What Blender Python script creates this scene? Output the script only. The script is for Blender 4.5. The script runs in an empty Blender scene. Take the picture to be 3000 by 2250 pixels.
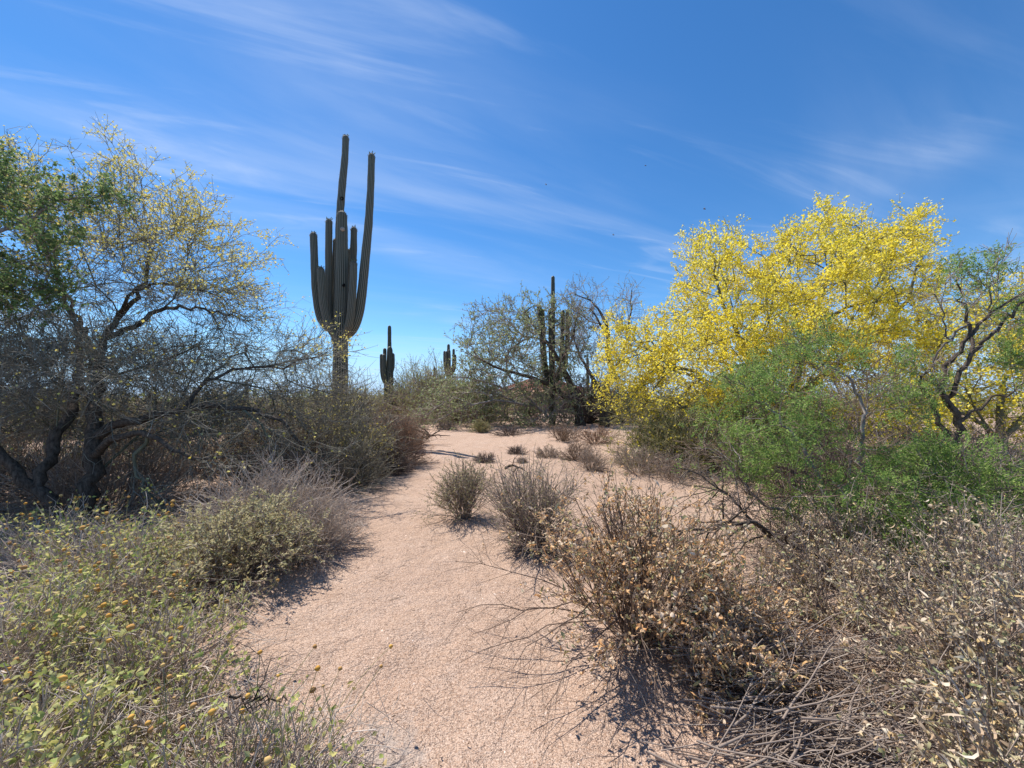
import bpy, math, random
import numpy as np
from mathutils import Matrix, Vector

# ------------------------------------------------------------------ camera, sky, sun
F, CX, CY, CAMZ = 1150.0, 1500.0, 1125.0, 1.6      # focal length in pixels of the 3000 px wide photograph
PITCH = math.radians(2.0)
scene = bpy.context.scene
col = scene.collection
cam = bpy.data.cameras.new('camera')
cam.sensor_width = 36.0
cam.lens = 36.0 * F / 3000.0
cam.clip_start, cam.clip_end = 0.05, 3000
cam_o = bpy.data.objects.new('camera', cam)
cam_o.location = (0, 0, CAMZ)
cam_o.rotation_euler = (math.pi / 2 + PITCH, 0, 0)
col.objects.link(cam_o)
scene.camera = cam_o

SUN_EL, SUN_AZ = math.radians(60), math.radians(50)   # azimuth: left of the view direction
SUN_DIR = Vector((-math.sin(SUN_AZ) * math.cos(SUN_EL), math.cos(SUN_AZ) * math.cos(SUN_EL), math.sin(SUN_EL)))
sun = bpy.data.lights.new('sun', 'SUN')
sun.energy = 5.0
sun.angle = math.radians(0.5)
sun.color = (1.0, 0.94, 0.86)
sun_o = bpy.data.objects.new('sun', sun)
sun_o.rotation_euler = SUN_DIR.to_track_quat('Z', 'Y').to_euler()
sun_o.location = (-8, 6, 14)
col.objects.link(sun_o)

world = bpy.data.worlds.new('World')
scene.world = world
world.use_nodes = True
wn, wl = world.node_tree.nodes, world.node_tree.links
wn.clear()
w_out = wn.new('ShaderNodeOutputWorld')
w_bg = wn.new('ShaderNodeBackground')
w_bg.inputs['Strength'].default_value = 0.112
sky = wn.new('ShaderNodeTexSky')
sky.sky_type = 'NISHITA'
sky.sun_disc = False
sky.sun_elevation = SUN_EL
sky.sun_rotation = -SUN_AZ
sky.altitude = 600
sky.air_density = 1.0
sky.dust_density = 0.1
sky.ozone_density = 3.0
hs = wn.new('ShaderNodeHueSaturation')
hs.inputs['Saturation'].default_value = 1.24
wl.new(sky.outputs[0], hs.inputs['Color'])
# thin cirrus on a flat layer overhead: the view direction is projected on that layer
tc = wn.new('ShaderNodeTexCoord')
sep = wn.new('ShaderNodeSeparateXYZ')
wl.new(tc.outputs['Generated'], sep.inputs[0])
def wmath(op, a, b=None, c=None, clamp=False):
    n = wn.new('ShaderNodeMath'); n.operation = op; n.use_clamp = clamp
    for i, v in enumerate((a, b, c)):
        if v is None: continue
        if isinstance(v, (int, float)): n.inputs[i].default_value = v
        else: wl.new(v, n.inputs[i])
    return n.outputs[0]
zz = wmath('MAXIMUM', wmath('ADD', sep.outputs[2], 0.06), 0.03)
cxn, cyn = wmath('DIVIDE', sep.outputs[0], zz), wmath('DIVIDE', sep.outputs[1], zz)
cmb = wn.new('ShaderNodeCombineXYZ')
wl.new(cxn, cmb.inputs[0]); wl.new(cyn, cmb.inputs[1])
def cirrus(rot, scale, sc, detail, dist, lo, hi, loc=(0, 0, 0)):
    vr = wn.new('ShaderNodeVectorRotate'); vr.rotation_type = 'Z_AXIS'
    vr.inputs['Angle'].default_value = math.radians(rot)
    wl.new(cmb.outputs[0], vr.inputs['Vector'])
    mp = wn.new('ShaderNodeMapping')
    mp.inputs['Scale'].default_value = scale
    mp.inputs['Location'].default_value = loc
    wl.new(vr.outputs[0], mp.inputs[0])
    nz = wn.new('ShaderNodeTexNoise')
    nz.inputs['Scale'].default_value = sc
    nz.inputs['Detail'].default_value = detail
    nz.inputs['Roughness'].default_value = 0.55
    nz.inputs['Distortion'].default_value = dist
    wl.new(mp.outputs[0], nz.inputs['Vector'])
    mr = wn.new('ShaderNodeMapRange'); mr.interpolation_type = 'SMOOTHSTEP'
    mr.inputs['From Min'].default_value = lo; mr.inputs['From Max'].default_value = hi
    wl.new(nz.outputs['Fac'], mr.inputs['Value'])
    return mr.outputs[0]
c1 = cirrus(-30, (0.22, 0.9, 1), 1.5, 8, 0.6, 0.38, 0.86, (3.1, 0.4, 0))     # long veils
c2 = cirrus(-18, (0.30, 1.7, 1), 2.1, 10, 0.9, 0.50, 0.74, (7.7, 2.2, 0))    # finer fibres
c3 = cirrus(20, (0.6, 0.6, 1), 0.8, 3, 0.3, 0.40, 0.62, (1.0, 9.0, 0))         # where the veils lie
cl = wmath('MULTIPLY', wmath('ADD', wmath('MULTIPLY', c1, 0.55), wmath('MULTIPLY', c2, 0.5)), wmath('ADD', wmath('MULTIPLY', c3, 0.85), 0.15))
cl = wmath('MULTIPLY', cl, 0.68, clamp=True)
mix = wn.new('ShaderNodeMixRGB')
wl.new(cl, mix.inputs['Fac'])
tint = wn.new('ShaderNodeMixRGB'); tint.blend_type = 'MULTIPLY'; tint.inputs['Fac'].default_value = 1
tint.inputs['Color2'].default_value = (0.86, 0.985, 1.05, 1)
wl.new(hs.outputs[0], tint.inputs['Color1'])
hz = wn.new('ShaderNodeMapRange'); hz.interpolation_type = 'SMOOTHSTEP'
hz.inputs['From Min'].default_value = 0.16; hz.inputs['From Max'].default_value = 0.0
wl.new(sep.outputs[2], hz.inputs['Value'])
hmix = wn.new('ShaderNodeMixRGB'); hmix.inputs['Color2'].default_value = (2.7, 4.3, 7.0, 1)
wl.new(wmath('MULTIPLY', hz.outputs[0], 0.85), hmix.inputs['Fac'])
wl.new(tint.outputs[0], hmix.inputs['Color1'])
wl.new(hmix.outputs[0], mix.inputs['Color1'])
mix.inputs['Color2'].default_value = (4.6, 5.3, 6.6, 1)
wl.new(mix.outputs[0], w_bg.inputs['Color'])
wl.new(w_bg.outputs[0], w_out.inputs['Surface'])

vs = scene.view_settings
vs.view_transform = 'Standard'
vs.look = 'None'
vs.gamma = 1
vs.exposure = 0.54
vs.use_curve_mapping = False
scene.cycles.max_bounces = 6
scene.cycles.transparent_max_bounces = 4

# ------------------------------------------------------------------ helpers
rng = np.random.default_rng(7)
def reseed(n):
    global rng
    rng = np.random.default_rng(n)

def ray(px, py):
    u, v = (px - CX) / F, (CY - py) / F
    c, s = math.cos(PITCH), math.sin(PITCH)
    return np.array([u, c - s * v, s + c * v])
def at(px, py, Y):
    d = ray(px, py)
    return np.array([0, 0, CAMZ]) + d * (Y / d[1])
def atv(px, py, Y):
    u, v = (px - CX) / F, (CY - py) / F
    c, s = math.cos(PITCH), math.sin(PITCH)
    dy, dz = c - s * v, s + c * v
    return np.stack([u * Y / dy, Y, CAMZ + dz * Y / dy], -1)

def edge_table(pts):
    out = []
    for px, py in pts:
        d = ray(px, py); t = -CAMZ / d[2]
        out.append((d[1] * t, d[0] * t))
    out.sort()
    a = np.array(out)
    return a[:, 0], a[:, 1]
PL = edge_table([(1010, 2250), (900, 2080), (800, 1900), (880, 1760), (990, 1640), (1030, 1500), (1120, 1430), (1190, 1350), (1210, 1290), (1250, 1262)])
PR = edge_table([(2080, 2250), (1850, 2050), (1680, 1880), (1600, 1750), (1480, 1640), (1290, 1540), (1290, 1440), (1420, 1370), (1750, 1300), (1750, 1262)])
def off_path(x, y):
    "metres outside the sandy path, negative inside"
    l = np.interp(y, PL[0], PL[1]); r = np.interp(y, PR[0], PR[1])
    return np.maximum(l - x, x - r)
_hr = np.random.default_rng(11)
_K = [( _hr.uniform(0, 2 * math.pi), _hr.uniform(0, 2 * math.pi), f, a) for f, a in ((.35, .05), (.55, .04), (.9, .025), (1.4, .018), (2.3, .012), (3.7, .008), (6.1, .006), (9.3, .007), (14, .005), (21, .003)) for _ in (0, 1)]
def hgt(x, y):
    x = np.asarray(x, float); y = np.asarray(y, float)
    z = np.zeros(np.broadcast(x, y).shape)
    for th, ph, f, a in _K:
        z = z + a * np.sin(f * (x * math.cos(th) + y * math.sin(th)) + ph + 0.7 * np.sin(f * .6 * (y - x)))
    near = np.clip((22 - y) / 8, 0, 1)
    d = off_path(x, y)
    bank = 1 / (1 + np.exp(-np.clip((d - .12) / .14, -30, 30)))
    return z * 0.8 + near * (0.07 * bank - 0.04)

def nrm(a):
    return a / np.maximum(np.linalg.norm(a, axis=-1, keepdims=True), 1e-9)
def rvec(n):
    return nrm(rng.normal(size=(n, 3)))

class G:
    "collects vertices and faces, then makes one mesh"
    def __init__(self):
        self.V, self.Q, self.T, self.n, self.A = [], [], [], 0, []
        self.mq, self.mt = [], []
    def add(self, v, q=None, t=None, m=0, a=None):
        v = np.asarray(v, np.float32).reshape(-1, 3)
        self.V.append(v)
        if a is not None: self.A.append(np.asarray(a, np.float32).reshape(-1))
        if q is not None and len(q):
            self.Q.append(np.asarray(q, np.int32) + self.n); self.mq.append(np.full(len(q), m, np.int32))
        if t is not None and len(t):
            self.T.append(np.asarray(t, np.int32) + self.n); self.mt.append(np.full(len(t), m, np.int32))
        self.n += len(v)
    def mesh(self, name, mats, smooth=False, attr=None):
        me = bpy.data.meshes.new(name)
        V = np.concatenate(self.V) if self.V else np.zeros((0, 3), np.float32)
        Q = np.concatenate(self.Q) if self.Q else np.zeros((0, 4), np.int32)
        T = np.concatenate(self.T) if self.T else np.zeros((0, 3), np.int32)
        me.vertices.add(len(V)); me.vertices.foreach_set('co', V.ravel())
        nl = Q.size + T.size
        me.loops.add(nl); me.loops.foreach_set('vertex_index', np.concatenate([Q.ravel(), T.ravel()]).astype(np.int32))
        me.polygons.add(len(Q) + len(T))
        ls = np.concatenate([np.arange(len(Q)) * 4, Q.size + np.arange(len(T)) * 3]).astype(np.int32)
        me.polygons.foreach_set('loop_start', ls)
        mi = np.concatenate(self.mq + self.mt) if (self.mq or self.mt) else np.zeros(0, np.int32)
        me.polygons.foreach_set('material_index', mi.astype(np.int32))
        if smooth: me.polygons.foreach_set('use_smooth', np.ones(len(Q) + len(T), bool))
        me.update(calc_edges=True)
        if attr and self.A:
            at_ = me.attributes.new(attr, 'FLOAT', 'POINT')
            at_.data.foreach_set('value', np.concatenate(self.A))
        for m in (mats if isinstance(mats, (list, tuple)) else [mats]): me.materials.append(m)
        return me
    def obj(self, name, mats, parent=None, smooth=False, attr=None, kind=None, label=None):
        if not self.V: return None
        o = bpy.data.objects.new(name, self.mesh(name, mats, smooth, attr))
        col.objects.link(o)
        if parent is not None: o.parent = parent
        if kind: o['kind'] = kind
        if label: o['label'] = label
        return o

def thing(name, label, cat, loc=(0, 0, 0), group=None, rz=0.0):
    o = bpy.data.objects.new(name, None)
    o.empty_display_size = .2
    o.location = loc; o.rotation_euler = (0, 0, rz)
    o['label'] = label; o['category'] = cat
    if group: o['group'] = group
    col.objects.link(o)
    return o
def copy_tree(o, parent=None):
    c = o.copy(); col.objects.link(c)
    if parent is not None: c.parent = parent
    for ch in list(o.children): copy_tree(ch, c)
    return c

def strands(g, P, R, s=3, m=0, a=None):
    "P (N,K,3) polylines with radii R (N,K) as tapered tubes of s sides"
    P = np.asarray(P, float); R = np.asarray(R, float)
    N, K = P.shape[:2]
    if N == 0: return
    t = nrm(np.gradient(P, axis=1))
    mean = nrm(P[:, -1] - P[:, 0] + 1e-6)
    ref = np.where(np.abs(mean[:, 2:3]) < .8, np.array([[0, 0, 1.]]), np.array([[1., 0, 0]]))[:, None, :]
    u = nrm(np.cross(t, ref)); w = np.cross(t, u)
    ang = np.arange(s) * 2 * math.pi / s + rng.uniform(0, 6, (N, 1))
    ca, sa = np.cos(ang)[:, None, :, None], np.sin(ang)[:, None, :, None]
    V = P[:, :, None, :] + R[:, :, None, None] * (ca * u[:, :, None, :] + sa * w[:, :, None, :])
    b = (np.arange(N) * K * s)[:, None, None] + (np.arange(K - 1) * s)[None, :, None]
    j = np.arange(s)[None, None, :]; j2 = (j + 1) % s
    q = np.stack([b + j, b + j2, b + s + j2, b + s + j], -1).reshape(-1, 4)
    g.add(V, q=q, m=m)

def grow(S, D, L, K, wig=.15, trop=(0, 0, 0)):
    S = np.asarray(S, float); d = nrm(np.asarray(D, float)); L = np.broadcast_to(np.asarray(L, float), (len(S),))
    st = (L / (K - 1))[:, None]; trop = np.asarray(trop, float)
    P = [S]
    for _ in range(K - 1):
        d = nrm(d + wig * rng.normal(size=d.shape) + trop)
        S = S + d * st
        P.append(S)
    return np.stack(P, 1)
def taper(N, K, r0, r1):
    r0 = np.broadcast_to(np.asarray(r0, float), (N,))[:, None]; r1 = np.broadcast_to(np.asarray(r1, float), (N,))[:, None]
    k = np.linspace(0, 1, K)[None]
    return r0 * (1 - k) + r1 * k
def along(P, n, t0=.2, t1=1.0):
    "n random points on every polyline: positions, tangents, t"
    N, K = P.shape[:2]
    idx = np.repeat(np.arange(N), n)
    t = rng.uniform(t0, t1, len(idx)) * (K - 1)
    k = np.minimum(t.astype(int), K - 2); f = (t - k)[:, None]
    a, b = P[idx, k], P[idx, k + 1]
    return a * (1 - f) + b * f, nrm(b - a), idx, t / (K - 1)
def tilt(T, lo, hi):
    "directions at an angle lo..hi (degrees) from T"
    n = len(T)
    r = rvec(n); u = nrm(np.cross(T, r))
    a = np.radians(rng.uniform(lo, hi, n))[:, None]
    return np.cos(a) * T + np.sin(a) * u

def leaves(g, S, D, ln, wd, m=0, fold=.25):
    "small leaf: two triangles folded along the midrib"
    n = len(S)
    if n == 0: return
    ln = (np.broadcast_to(ln, (n,)) * rng.uniform(.7, 1.3, n))[:, None]; wd = (np.broadcast_to(wd, (n,)) * rng.uniform(.7, 1.3, n))[:, None]
    D = nrm(D); u = nrm(np.cross(D, rvec(n))); w = np.cross(D, u)
    b = S; tip = S + D * ln
    mid = S + D * ln * .45 + w * wd * fold
    l, r = mid + u * wd * .5, mid - u * wd * .5
    V = np.stack([b, l, tip, r], 1)
    i = (np.arange(n) * 4)[:, None]
    g.add(V, t=np.concatenate([i + [0, 2, 1], i + [0, 3, 2]]), m=m)
def curls(g, S, D, ln, wd, m=0, k=4, curl=3.2):
    "dry curled leaf: a bent strip of k quads"
    n = len(S)
    if n == 0: return
    ln = np.broadcast_to(ln, (n,)) * rng.uniform(.4, 1.4, n); wd = np.broadcast_to(wd, (n,)) * rng.uniform(.6, 1.4, n)
    D = nrm(D); u = nrm(np.cross(D, rvec(n))); w = np.cross(D, u)
    c = curl * rng.uniform(.35, 1.5, n) * np.where(rng.uniform(size=n) < .25, .3, 1)
    P = [S]; p = S
    for i in range(k):
        a = (c * (i + .5) / k)[:, None]
        p = p + (np.cos(a) * D + np.sin(a) * w) * (ln / k)[:, None]
        P.append(p)
    prof = np.sin(np.linspace(.25, math.pi - .12, k + 1))
    V = []
    for i, p in enumerate(P):
        h = (wd * .5 * prof[i])[:, None] * u
        V += [p - h, p + h]
    V = np.stack(V, 1)
    b = (np.arange(n) * (2 * k + 2))[:, None]
    q = np.concatenate([b + [2 * i, 2 * i + 1, 2 * i + 3, 2 * i + 2] for i in range(k)])
    g.add(V, q=q, m=m)
def petals(g, S, sz, m=0):
    "open small flower: two crossed little cups"
    n = len(S)
    if n == 0: return
    sz = (np.broadcast_to(sz, (n,)) * rng.uniform(.6, 1.35, n))[:, None]
    a, b = rvec(n), rvec(n); b = nrm(np.cross(a, b)); c = np.cross(a, b)
    V = np.stack([S - a * sz * .5, S + b * sz * .5 + c * sz * .2, S + a * sz * .5, S - b * sz * .5 + c * sz * .2], 1)
    i = (np.arange(n) * 4)[:, None]
    g.add(V, t=np.concatenate([i + [0, 1, 2], i + [0, 2, 3]]), m=m)
    if n > 20000: return
    V2 = np.stack([S - c * sz * .4 - a * .1 * sz, S + b * sz * .4, S + c * sz * .5], 1)
    j = (np.arange(n) * 3)[:, None]
    g.add(V2, t=j + [0, 1, 2], m=m)

def in_poly(x, y, poly):
    p = np.asarray(poly, float); ins = np.zeros(len(x), bool)
    for i in range(len(p)):
        x0, y0 = p[i]; x1, y1 = p[i - 1]
        c = ((y0 > y) != (y1 > y)) & (x < (x1 - x0) * (y - y0) / (y1 - y0 + 1e-12) + x0)
        ins ^= c
    return ins
def edge_dist(x, y, poly):
    p = np.asarray(poly, float); d = np.full(len(x), 1e9)
    for i in range(len(p)):
        a, b = p[i - 1], p[i]; ab = b - a
        t = np.clip(((x - a[0]) * ab[0] + (y - a[1]) * ab[1]) / (ab @ ab), 0, 1)
        d = np.minimum(d, np.hypot(x - a[0] - t * ab[0], y - a[1] - t * ab[1]))
    return d
def crown_points(poly, n, Y, half):
    "points spread through a rounded crown volume, the outline given as seen from the camera"
    p = np.asarray(poly, float); lo, hi = p.min(0), p.max(0)
    out = []
    while sum(len(o) for o in out) < n:
        x = rng.uniform(lo[0], hi[0], n * 2); y = rng.uniform(lo[1], hi[1], n * 2)
        k = in_poly(x, y, poly)
        out.append(np.stack([x[k], y[k]], 1))
    xy = np.concatenate(out)[:n]
    e = edge_dist(xy[:, 0], xy[:, 1], poly)
    h = half * np.sqrt(np.clip(e / max(e.max() * .6, 1), 0.02, 1))
    dy = rng.uniform(-1, 1, n) * h
    P = atv(xy[:, 0], xy[:, 1], Y + dy)
    return P

class Skeleton:
    "limbs drawn first, then branches reaching for points in the crown"
    def __init__(self, seg=.25):
        self.p, self.par, self.d, self.pl = [], [], [], []
        self.minr = []
        self.seg = seg
    def node(self, p, par, minr=0):
        self.p.append(np.asarray(p, float)); self.par.append(par)
        if par < 0: self.d.append(np.array([0, 0, 1.])); self.pl.append(0.)
        else:
            v = self.p[-1] - self.p[par]; l = np.linalg.norm(v)
            self.d.append(v / max(l, 1e-6)); self.pl.append(self.pl[par] + l)
        self.minr.append(minr)
        return len(self.p) - 1
    def limb(self, pts, r0, r1, root=False, wig=.02):
        pts = [np.asarray(q, float) for q in pts]
        # smooth the polyline
        P = np.array(pts); K = len(P)
        L = np.r_[0, np.cumsum(np.linalg.norm(np.diff(P, axis=0), axis=1))]
        n = max(2, int(L[-1] / self.seg) + 1) * 2
        t = np.linspace(0, L[-1], n)
        Q = np.stack([np.interp(t, L, P[:, i]) for i in range(3)], 1)
        for _ in range(2): Q[1:-1] = Q[1:-1] * .5 + (Q[:-2] + Q[2:]) * .25
        Q[1:-1] += rng.normal(size=(n - 2, 3)) * wig
        if root: cur = self.node(Q[0], -1, r0)
        else:
            A = np.array(self.p); cur = int(np.argmin(np.linalg.norm(A - Q[0], axis=1)))
        for i in range(1, n):
            cur = self.node(Q[i], cur, r0 + (r1 - r0) * i / (n - 1))
    def reach(self, pts, amin=0.0, jit=.035, pw=.35, first=0, droop=0.0):
        A = np.array(self.p)
        src = A[first]
        order = np.argsort([np.min(np.linalg.norm(A - q, axis=1)) for q in pts])
        for oi in order:
            q = pts[oi]
            A = np.array(self.p); D = np.array(self.d); PL_ = np.array(self.pl)
            v = q - A; dist = np.linalg.norm(v, axis=1)
            cosv = (v * D).sum(1) / np.maximum(dist, 1e-6)
            cost = dist * (1.0 + .9 * (1 - cosv)) + pw * PL_ * .5
            cost[:first] += 1e3
            k = int(np.argmin(cost)); dk = dist[k]
            n = max(1, int(dk / self.seg + .5))
            d0 = self.d[k] * dk * .55
            d1 = (q - A[k]) * .8 + np.array([0, 0, -droop * dk])
            cur = k
            for i in range(1, n + 1):
                t = i / n
                h = (2 * t**3 - 3 * t**2 + 1) * A[k] + (t**3 - 2 * t**2 + t) * d0 + (-2 * t**3 + 3 * t**2) * q + (t**3 - t**2) * d1
                if i < n: h = h + rng.normal(size=3) * jit * dk / math.sqrt(n)
                cur = self.node(h, cur)
    def finish(self, r_tip, p=2.3):
        n = len(self.p); kids = [[] for _ in range(n)]
        for i, q in enumerate(self.par):
            if q >= 0: kids[q].append(i)
        r = np.zeros(n)
        for i in range(n - 1, -1, -1):
            if not kids[i]: r[i] = r_tip
            else: r[i] = min(sum(r[k] ** p for k in kids[i]) ** (1 / p), 1e3)
            if self.minr[i]: r[i] = self.minr[i]
        for i in range(n):
            if self.par[i] >= 0: r[i] = min(r[i], r[self.par[i]])
        self.r = r; self.kids = kids
        self.P = np.array(self.p); self.D = np.array(self.d)
        chains = []
        stack = [(i, -1) for i in range(n) if self.par[i] < 0]
        while stack:
            i, pr = stack.pop()
            ch = ([pr] if pr >= 0 else []) + [i]
            while kids[i]:
                ks = sorted(kids[i], key=lambda k: -r[k])
                for k in ks[1:]: stack.append((k, i))
                i = ks[0]; ch.append(i)
            chains.append(ch)
        self.chains = chains
        return self
    def chain_tube(self, g, ch, s, m=0):
        P = self.P[ch][None]; R = self.r[ch].copy()
        if len(ch) > 1 and self.par[ch[0]] != -1 or R[0] > 1.6 * R[1]: R[0] = R[1]
        strands(g, P, R[None], s=s, m=m)

# ------------------------------------------------------------------ materials
def newmat(name):
    m = bpy.data.materials.new(name); m.use_nodes = True
    nt = m.node_tree; nt.nodes.clear()
    return m, nt.nodes, nt.links
def ramp(n, l, fac, cols):
    r = n.new('ShaderNodeValToRGB')
    el = r.color_ramp.elements
    for i, c in enumerate(cols):
        pos = i / (len(cols) - 1)
        e = el[i] if i < 2 else el.new(pos)
        e.position = pos; e.color = (*c, 1)
    el_sorted = sorted(range(len(el)), key=lambda k: el[k].position)
    l.new(fac, r.inputs[0])
    return r.outputs[0]
def leaf_mat(name, cols, trans=.35, rough=.6, spec=.15, obj_random=False):
    "every leaf has its own tone out of the list"
    m, n, l = newmat(name)
    geo = n.new('ShaderNodeNewGeometry')
    fac = geo.outputs['Random Per Island']
    if obj_random:
        oi = n.new('ShaderNodeObjectInfo'); ad = n.new('ShaderNodeMath'); ad.operation = 'ADD'
        l.new(fac, ad.inputs[0]); l.new(oi.outputs['Random'], ad.inputs[1])
        fr = n.new('ShaderNodeMath'); fr.operation = 'FRACT'; l.new(ad.outputs[0], fr.inputs[0]); fac = fr.outputs[0]
    r = n.new('ShaderNodeValToRGB'); r.color_ramp.interpolation = 'LINEAR'
    el = r.color_ramp.elements
    k = len(cols)
    el[0].position, el[1].position = 0, 1
    el[0].color, el[1].color = (*cols[0], 1), (*cols[-1], 1)
    for i in range(1, k - 1):
        e = el.new(i / (k - 1)); e.color = (*cols[i], 1)
    l.new(fac, r.inputs[0])
    bs = n.new('ShaderNodeBsdfPrincipled')
    bs.inputs['Roughness'].default_value = rough
    bs.inputs['Specular IOR Level'].default_value = spec
    l.new(r.outputs[0], bs.inputs['Base Color'])
    out = n.new('ShaderNodeOutputMaterial')
    if trans:
        tr = n.new('ShaderNodeBsdfTranslucent'); l.new(r.outputs[0], tr.inputs['Color'])
        mx = n.new('ShaderNodeMixShader'); mx.inputs[0].default_value = trans
        l.new(bs.outputs[0], mx.inputs[1]); l.new(tr.outputs[0], mx.inputs[2]); l.new(mx.outputs[0], out.inputs[0])
    else: l.new(bs.outputs[0], out.inputs[0])
    return m
def bark_mat(name, c0, c1, scale=18, rough=.85, bump=.5):
    m, n, l = newmat(name)
    tcn = n.new('ShaderNodeTexCoord')
    mp = n.new('ShaderNodeMapping'); mp.inputs['Scale'].default_value = (1, 1, .35)
    l.new(tcn.outputs['Object'], mp.inputs[0])
    nz = n.new('ShaderNodeTexNoise'); nz.inputs['Scale'].default_value = scale; nz.inputs['Detail'].default_value = 6
    nz.inputs['Roughness'].default_value = .7
    l.new(mp.outputs[0], nz.inputs['Vector'])
    mr = n.new('ShaderNodeMapRange'); mr.inputs['From Min'].default_value = .32; mr.inputs['From Max'].default_value = .68
    l.new(nz.outputs['Fac'], mr.inputs['Value'])
    mx = n.new('ShaderNodeMixRGB'); mx.inputs['Color1'].default_value = (*c0, 1); mx.inputs['Color2'].default_value = (*c1, 1)
    l.new(mr.outputs[0], mx.inputs['Fac'])
    bs = n.new('ShaderNodeBsdfPrincipled'); bs.inputs['Roughness'].default_value = rough; bs.inputs['Specular IOR Level'].default_value = .06
    l.new(mx.outputs[0], bs.inputs['Base Color'])
    if bump:
        bp = n.new('ShaderNodeBump'); bp.inputs['Strength'].default_value = bump; bp.inputs['Distance'].default_value = .01
        l.new(nz.outputs['Fac'], bp.inputs['Height']); l.new(bp.outputs[0], bs.inputs['Normal'])
    out = n.new('ShaderNodeOutputMaterial'); l.new(bs.outputs[0], out.inputs[0])
    return m

M = {}
M['bark_black'] = bark_mat('bark_black', (.026, .019, .014), (.15, .118, .092), 34, bump=1.0)
M['bark_verde'] = bark_mat('bark_verde', (.075, .072, .045), (.22, .21, .14), 9)
M['bark_grey'] = bark_mat('bark_grey', (.14, .12, .105), (.40, .36, .33), 20)
M['bark_brown'] = bark_mat('bark_brown', (.05, .042, .036), (.17, .145, .125), 20)
M['twig_verde'] = leaf_mat('twig_verde', [(.19, .18, .08), (.34, .33, .14), (.26, .22, .13), (.46, .43, .24)], .22, .6)
M['twig_grey'] = leaf_mat('twig_grey', [(.22, .165, .13), (.44, .36, .30), (.30, .235, .19), (.54, .46, .39)], .22, .7)
M['twig_brown'] = leaf_mat('twig_brown', [(.12, .08, .06), (.28, .20, .15), (.18, .125, .095), (.40, .31, .24)], .22, .75)
M['twig_greenish'] = leaf_mat('twig_greenish', [(.13, .12, .09), (.32, .295, .22), (.21, .185, .15), (.44, .41, .33)], .22, .6)
M['leaf_straw'] = leaf_mat('leaf_straw', [(.36, .33, .15), (.52, .48, .26), (.62, .57, .36), (.46, .35, .17)], .4)
M['twig_pale'] = leaf_mat('twig_pale', [(.40, .32, .26), (.64, .55, .47), (.50, .41, .34), (.76, .67, .58)], .25, .7)
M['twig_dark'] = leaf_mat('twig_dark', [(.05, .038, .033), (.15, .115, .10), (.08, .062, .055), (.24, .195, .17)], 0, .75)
M['blossom_yellow'] = leaf_mat('blossom_yellow', [(.82, .65, .03), (.93, .81, .09), (.88, .72, .05), (.95, .87, .26)], .5, .6)
M['blossom_pale'] = leaf_mat('blossom_pale', [(.68, .55, .09), (.84, .74, .22), (.76, .62, .12), (.86, .79, .38)], .35, .6)
M['leaf_verde'] = leaf_mat('leaf_verde', [(.27, .30, .08), (.40, .42, .13), (.24, .26, .09)], .35)
M['leaf_mesquite'] = leaf_mat('leaf_mesquite', [(.10, .16, .05), (.19, .27, .09), (.13, .20, .06), (.34, .42, .18)], .4)
M['leaf_acacia'] = leaf_mat('leaf_acacia', [(.11, .20, .045), (.21, .33, .075), (.38, .48, .14), (.14, .23, .06)], .45)
M['leaf_ironwood'] = leaf_mat('leaf_ironwood', [(.20, .25, .11), (.32, .38, .17), (.26, .30, .14), (.44, .48, .26)], .5)
M['leaf_creosote'] = leaf_mat('leaf_creosote', [(.24, .28, .07), (.38, .41, .12), (.50, .50, .15), (.30, .29, .11)], .3)
M['leaf_olive'] = leaf_mat('leaf_olive', [(.22, .21, .09), (.36, .34, .16), (.46, .41, .21), (.38, .28, .13)], .3)
M['leaf_tan'] = leaf_mat('leaf_tan', [(.30, .20, .13), (.46, .34, .24), (.22, .14, .10), (.52, .43, .34), (.38, .27, .17)], .3)
M['leaf_rust'] = leaf_mat('leaf_rust', [(.36, .17, .09), (.50, .27, .15), (.28, .15, .09), (.44, .29, .19)], .3)
M['leaf_dry'] = leaf_mat('leaf_dry', [(.46, .33, .21), (.62, .49, .36), (.36, .34, .16), (.70, .60, .47), (.60, .43, .20), (.24, .16, .11), (.34, .37, .17)], .25, obj_random=True)
M['leaf_brittle'] = leaf_mat('leaf_brittle', [(.26, .33, .09), (.42, .46, .15), (.56, .56, .26), (.68, .60, .20), (.32, .36, .12), (.62, .48, .25)], .35, obj_random=True)
M['leaf_curled'] = leaf_mat('leaf_curled', [(.64, .33, .12), (.74, .49, .27), (.56, .38, .23), (.70, .56, .42), (.26, .27, .12), (.66, .40, .18)], .25, obj_random=True)
M['seed_head'] = leaf_mat('seed_head', [(.58, .30, .06), (.72, .42, .10), (.42, .23, .10), (.74, .52, .20)], .15, .9, .1, obj_random=True)
M['litter'] = leaf_mat('litter', [(.28, .20, .15), (.18, .13, .11), (.40, .31, .25), (.12, .09, .08), (.34, .23, .13)], 0, .8)
M['pebble'] = leaf_mat('pebble', [(.50, .34, .25), (.62, .46, .36), (.42, .26, .18), (.70, .58, .50), (.36, .27, .22)], 0, .85)
M['bud'] = leaf_mat('bud', [(.10, .14, .05), (.20, .24, .10)], 0, .6)
M['spine'] = leaf_mat('spine', [(.22, .20, .17), (.36, .33, .28), (.14, .12, .10)], .2, .6)

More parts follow.
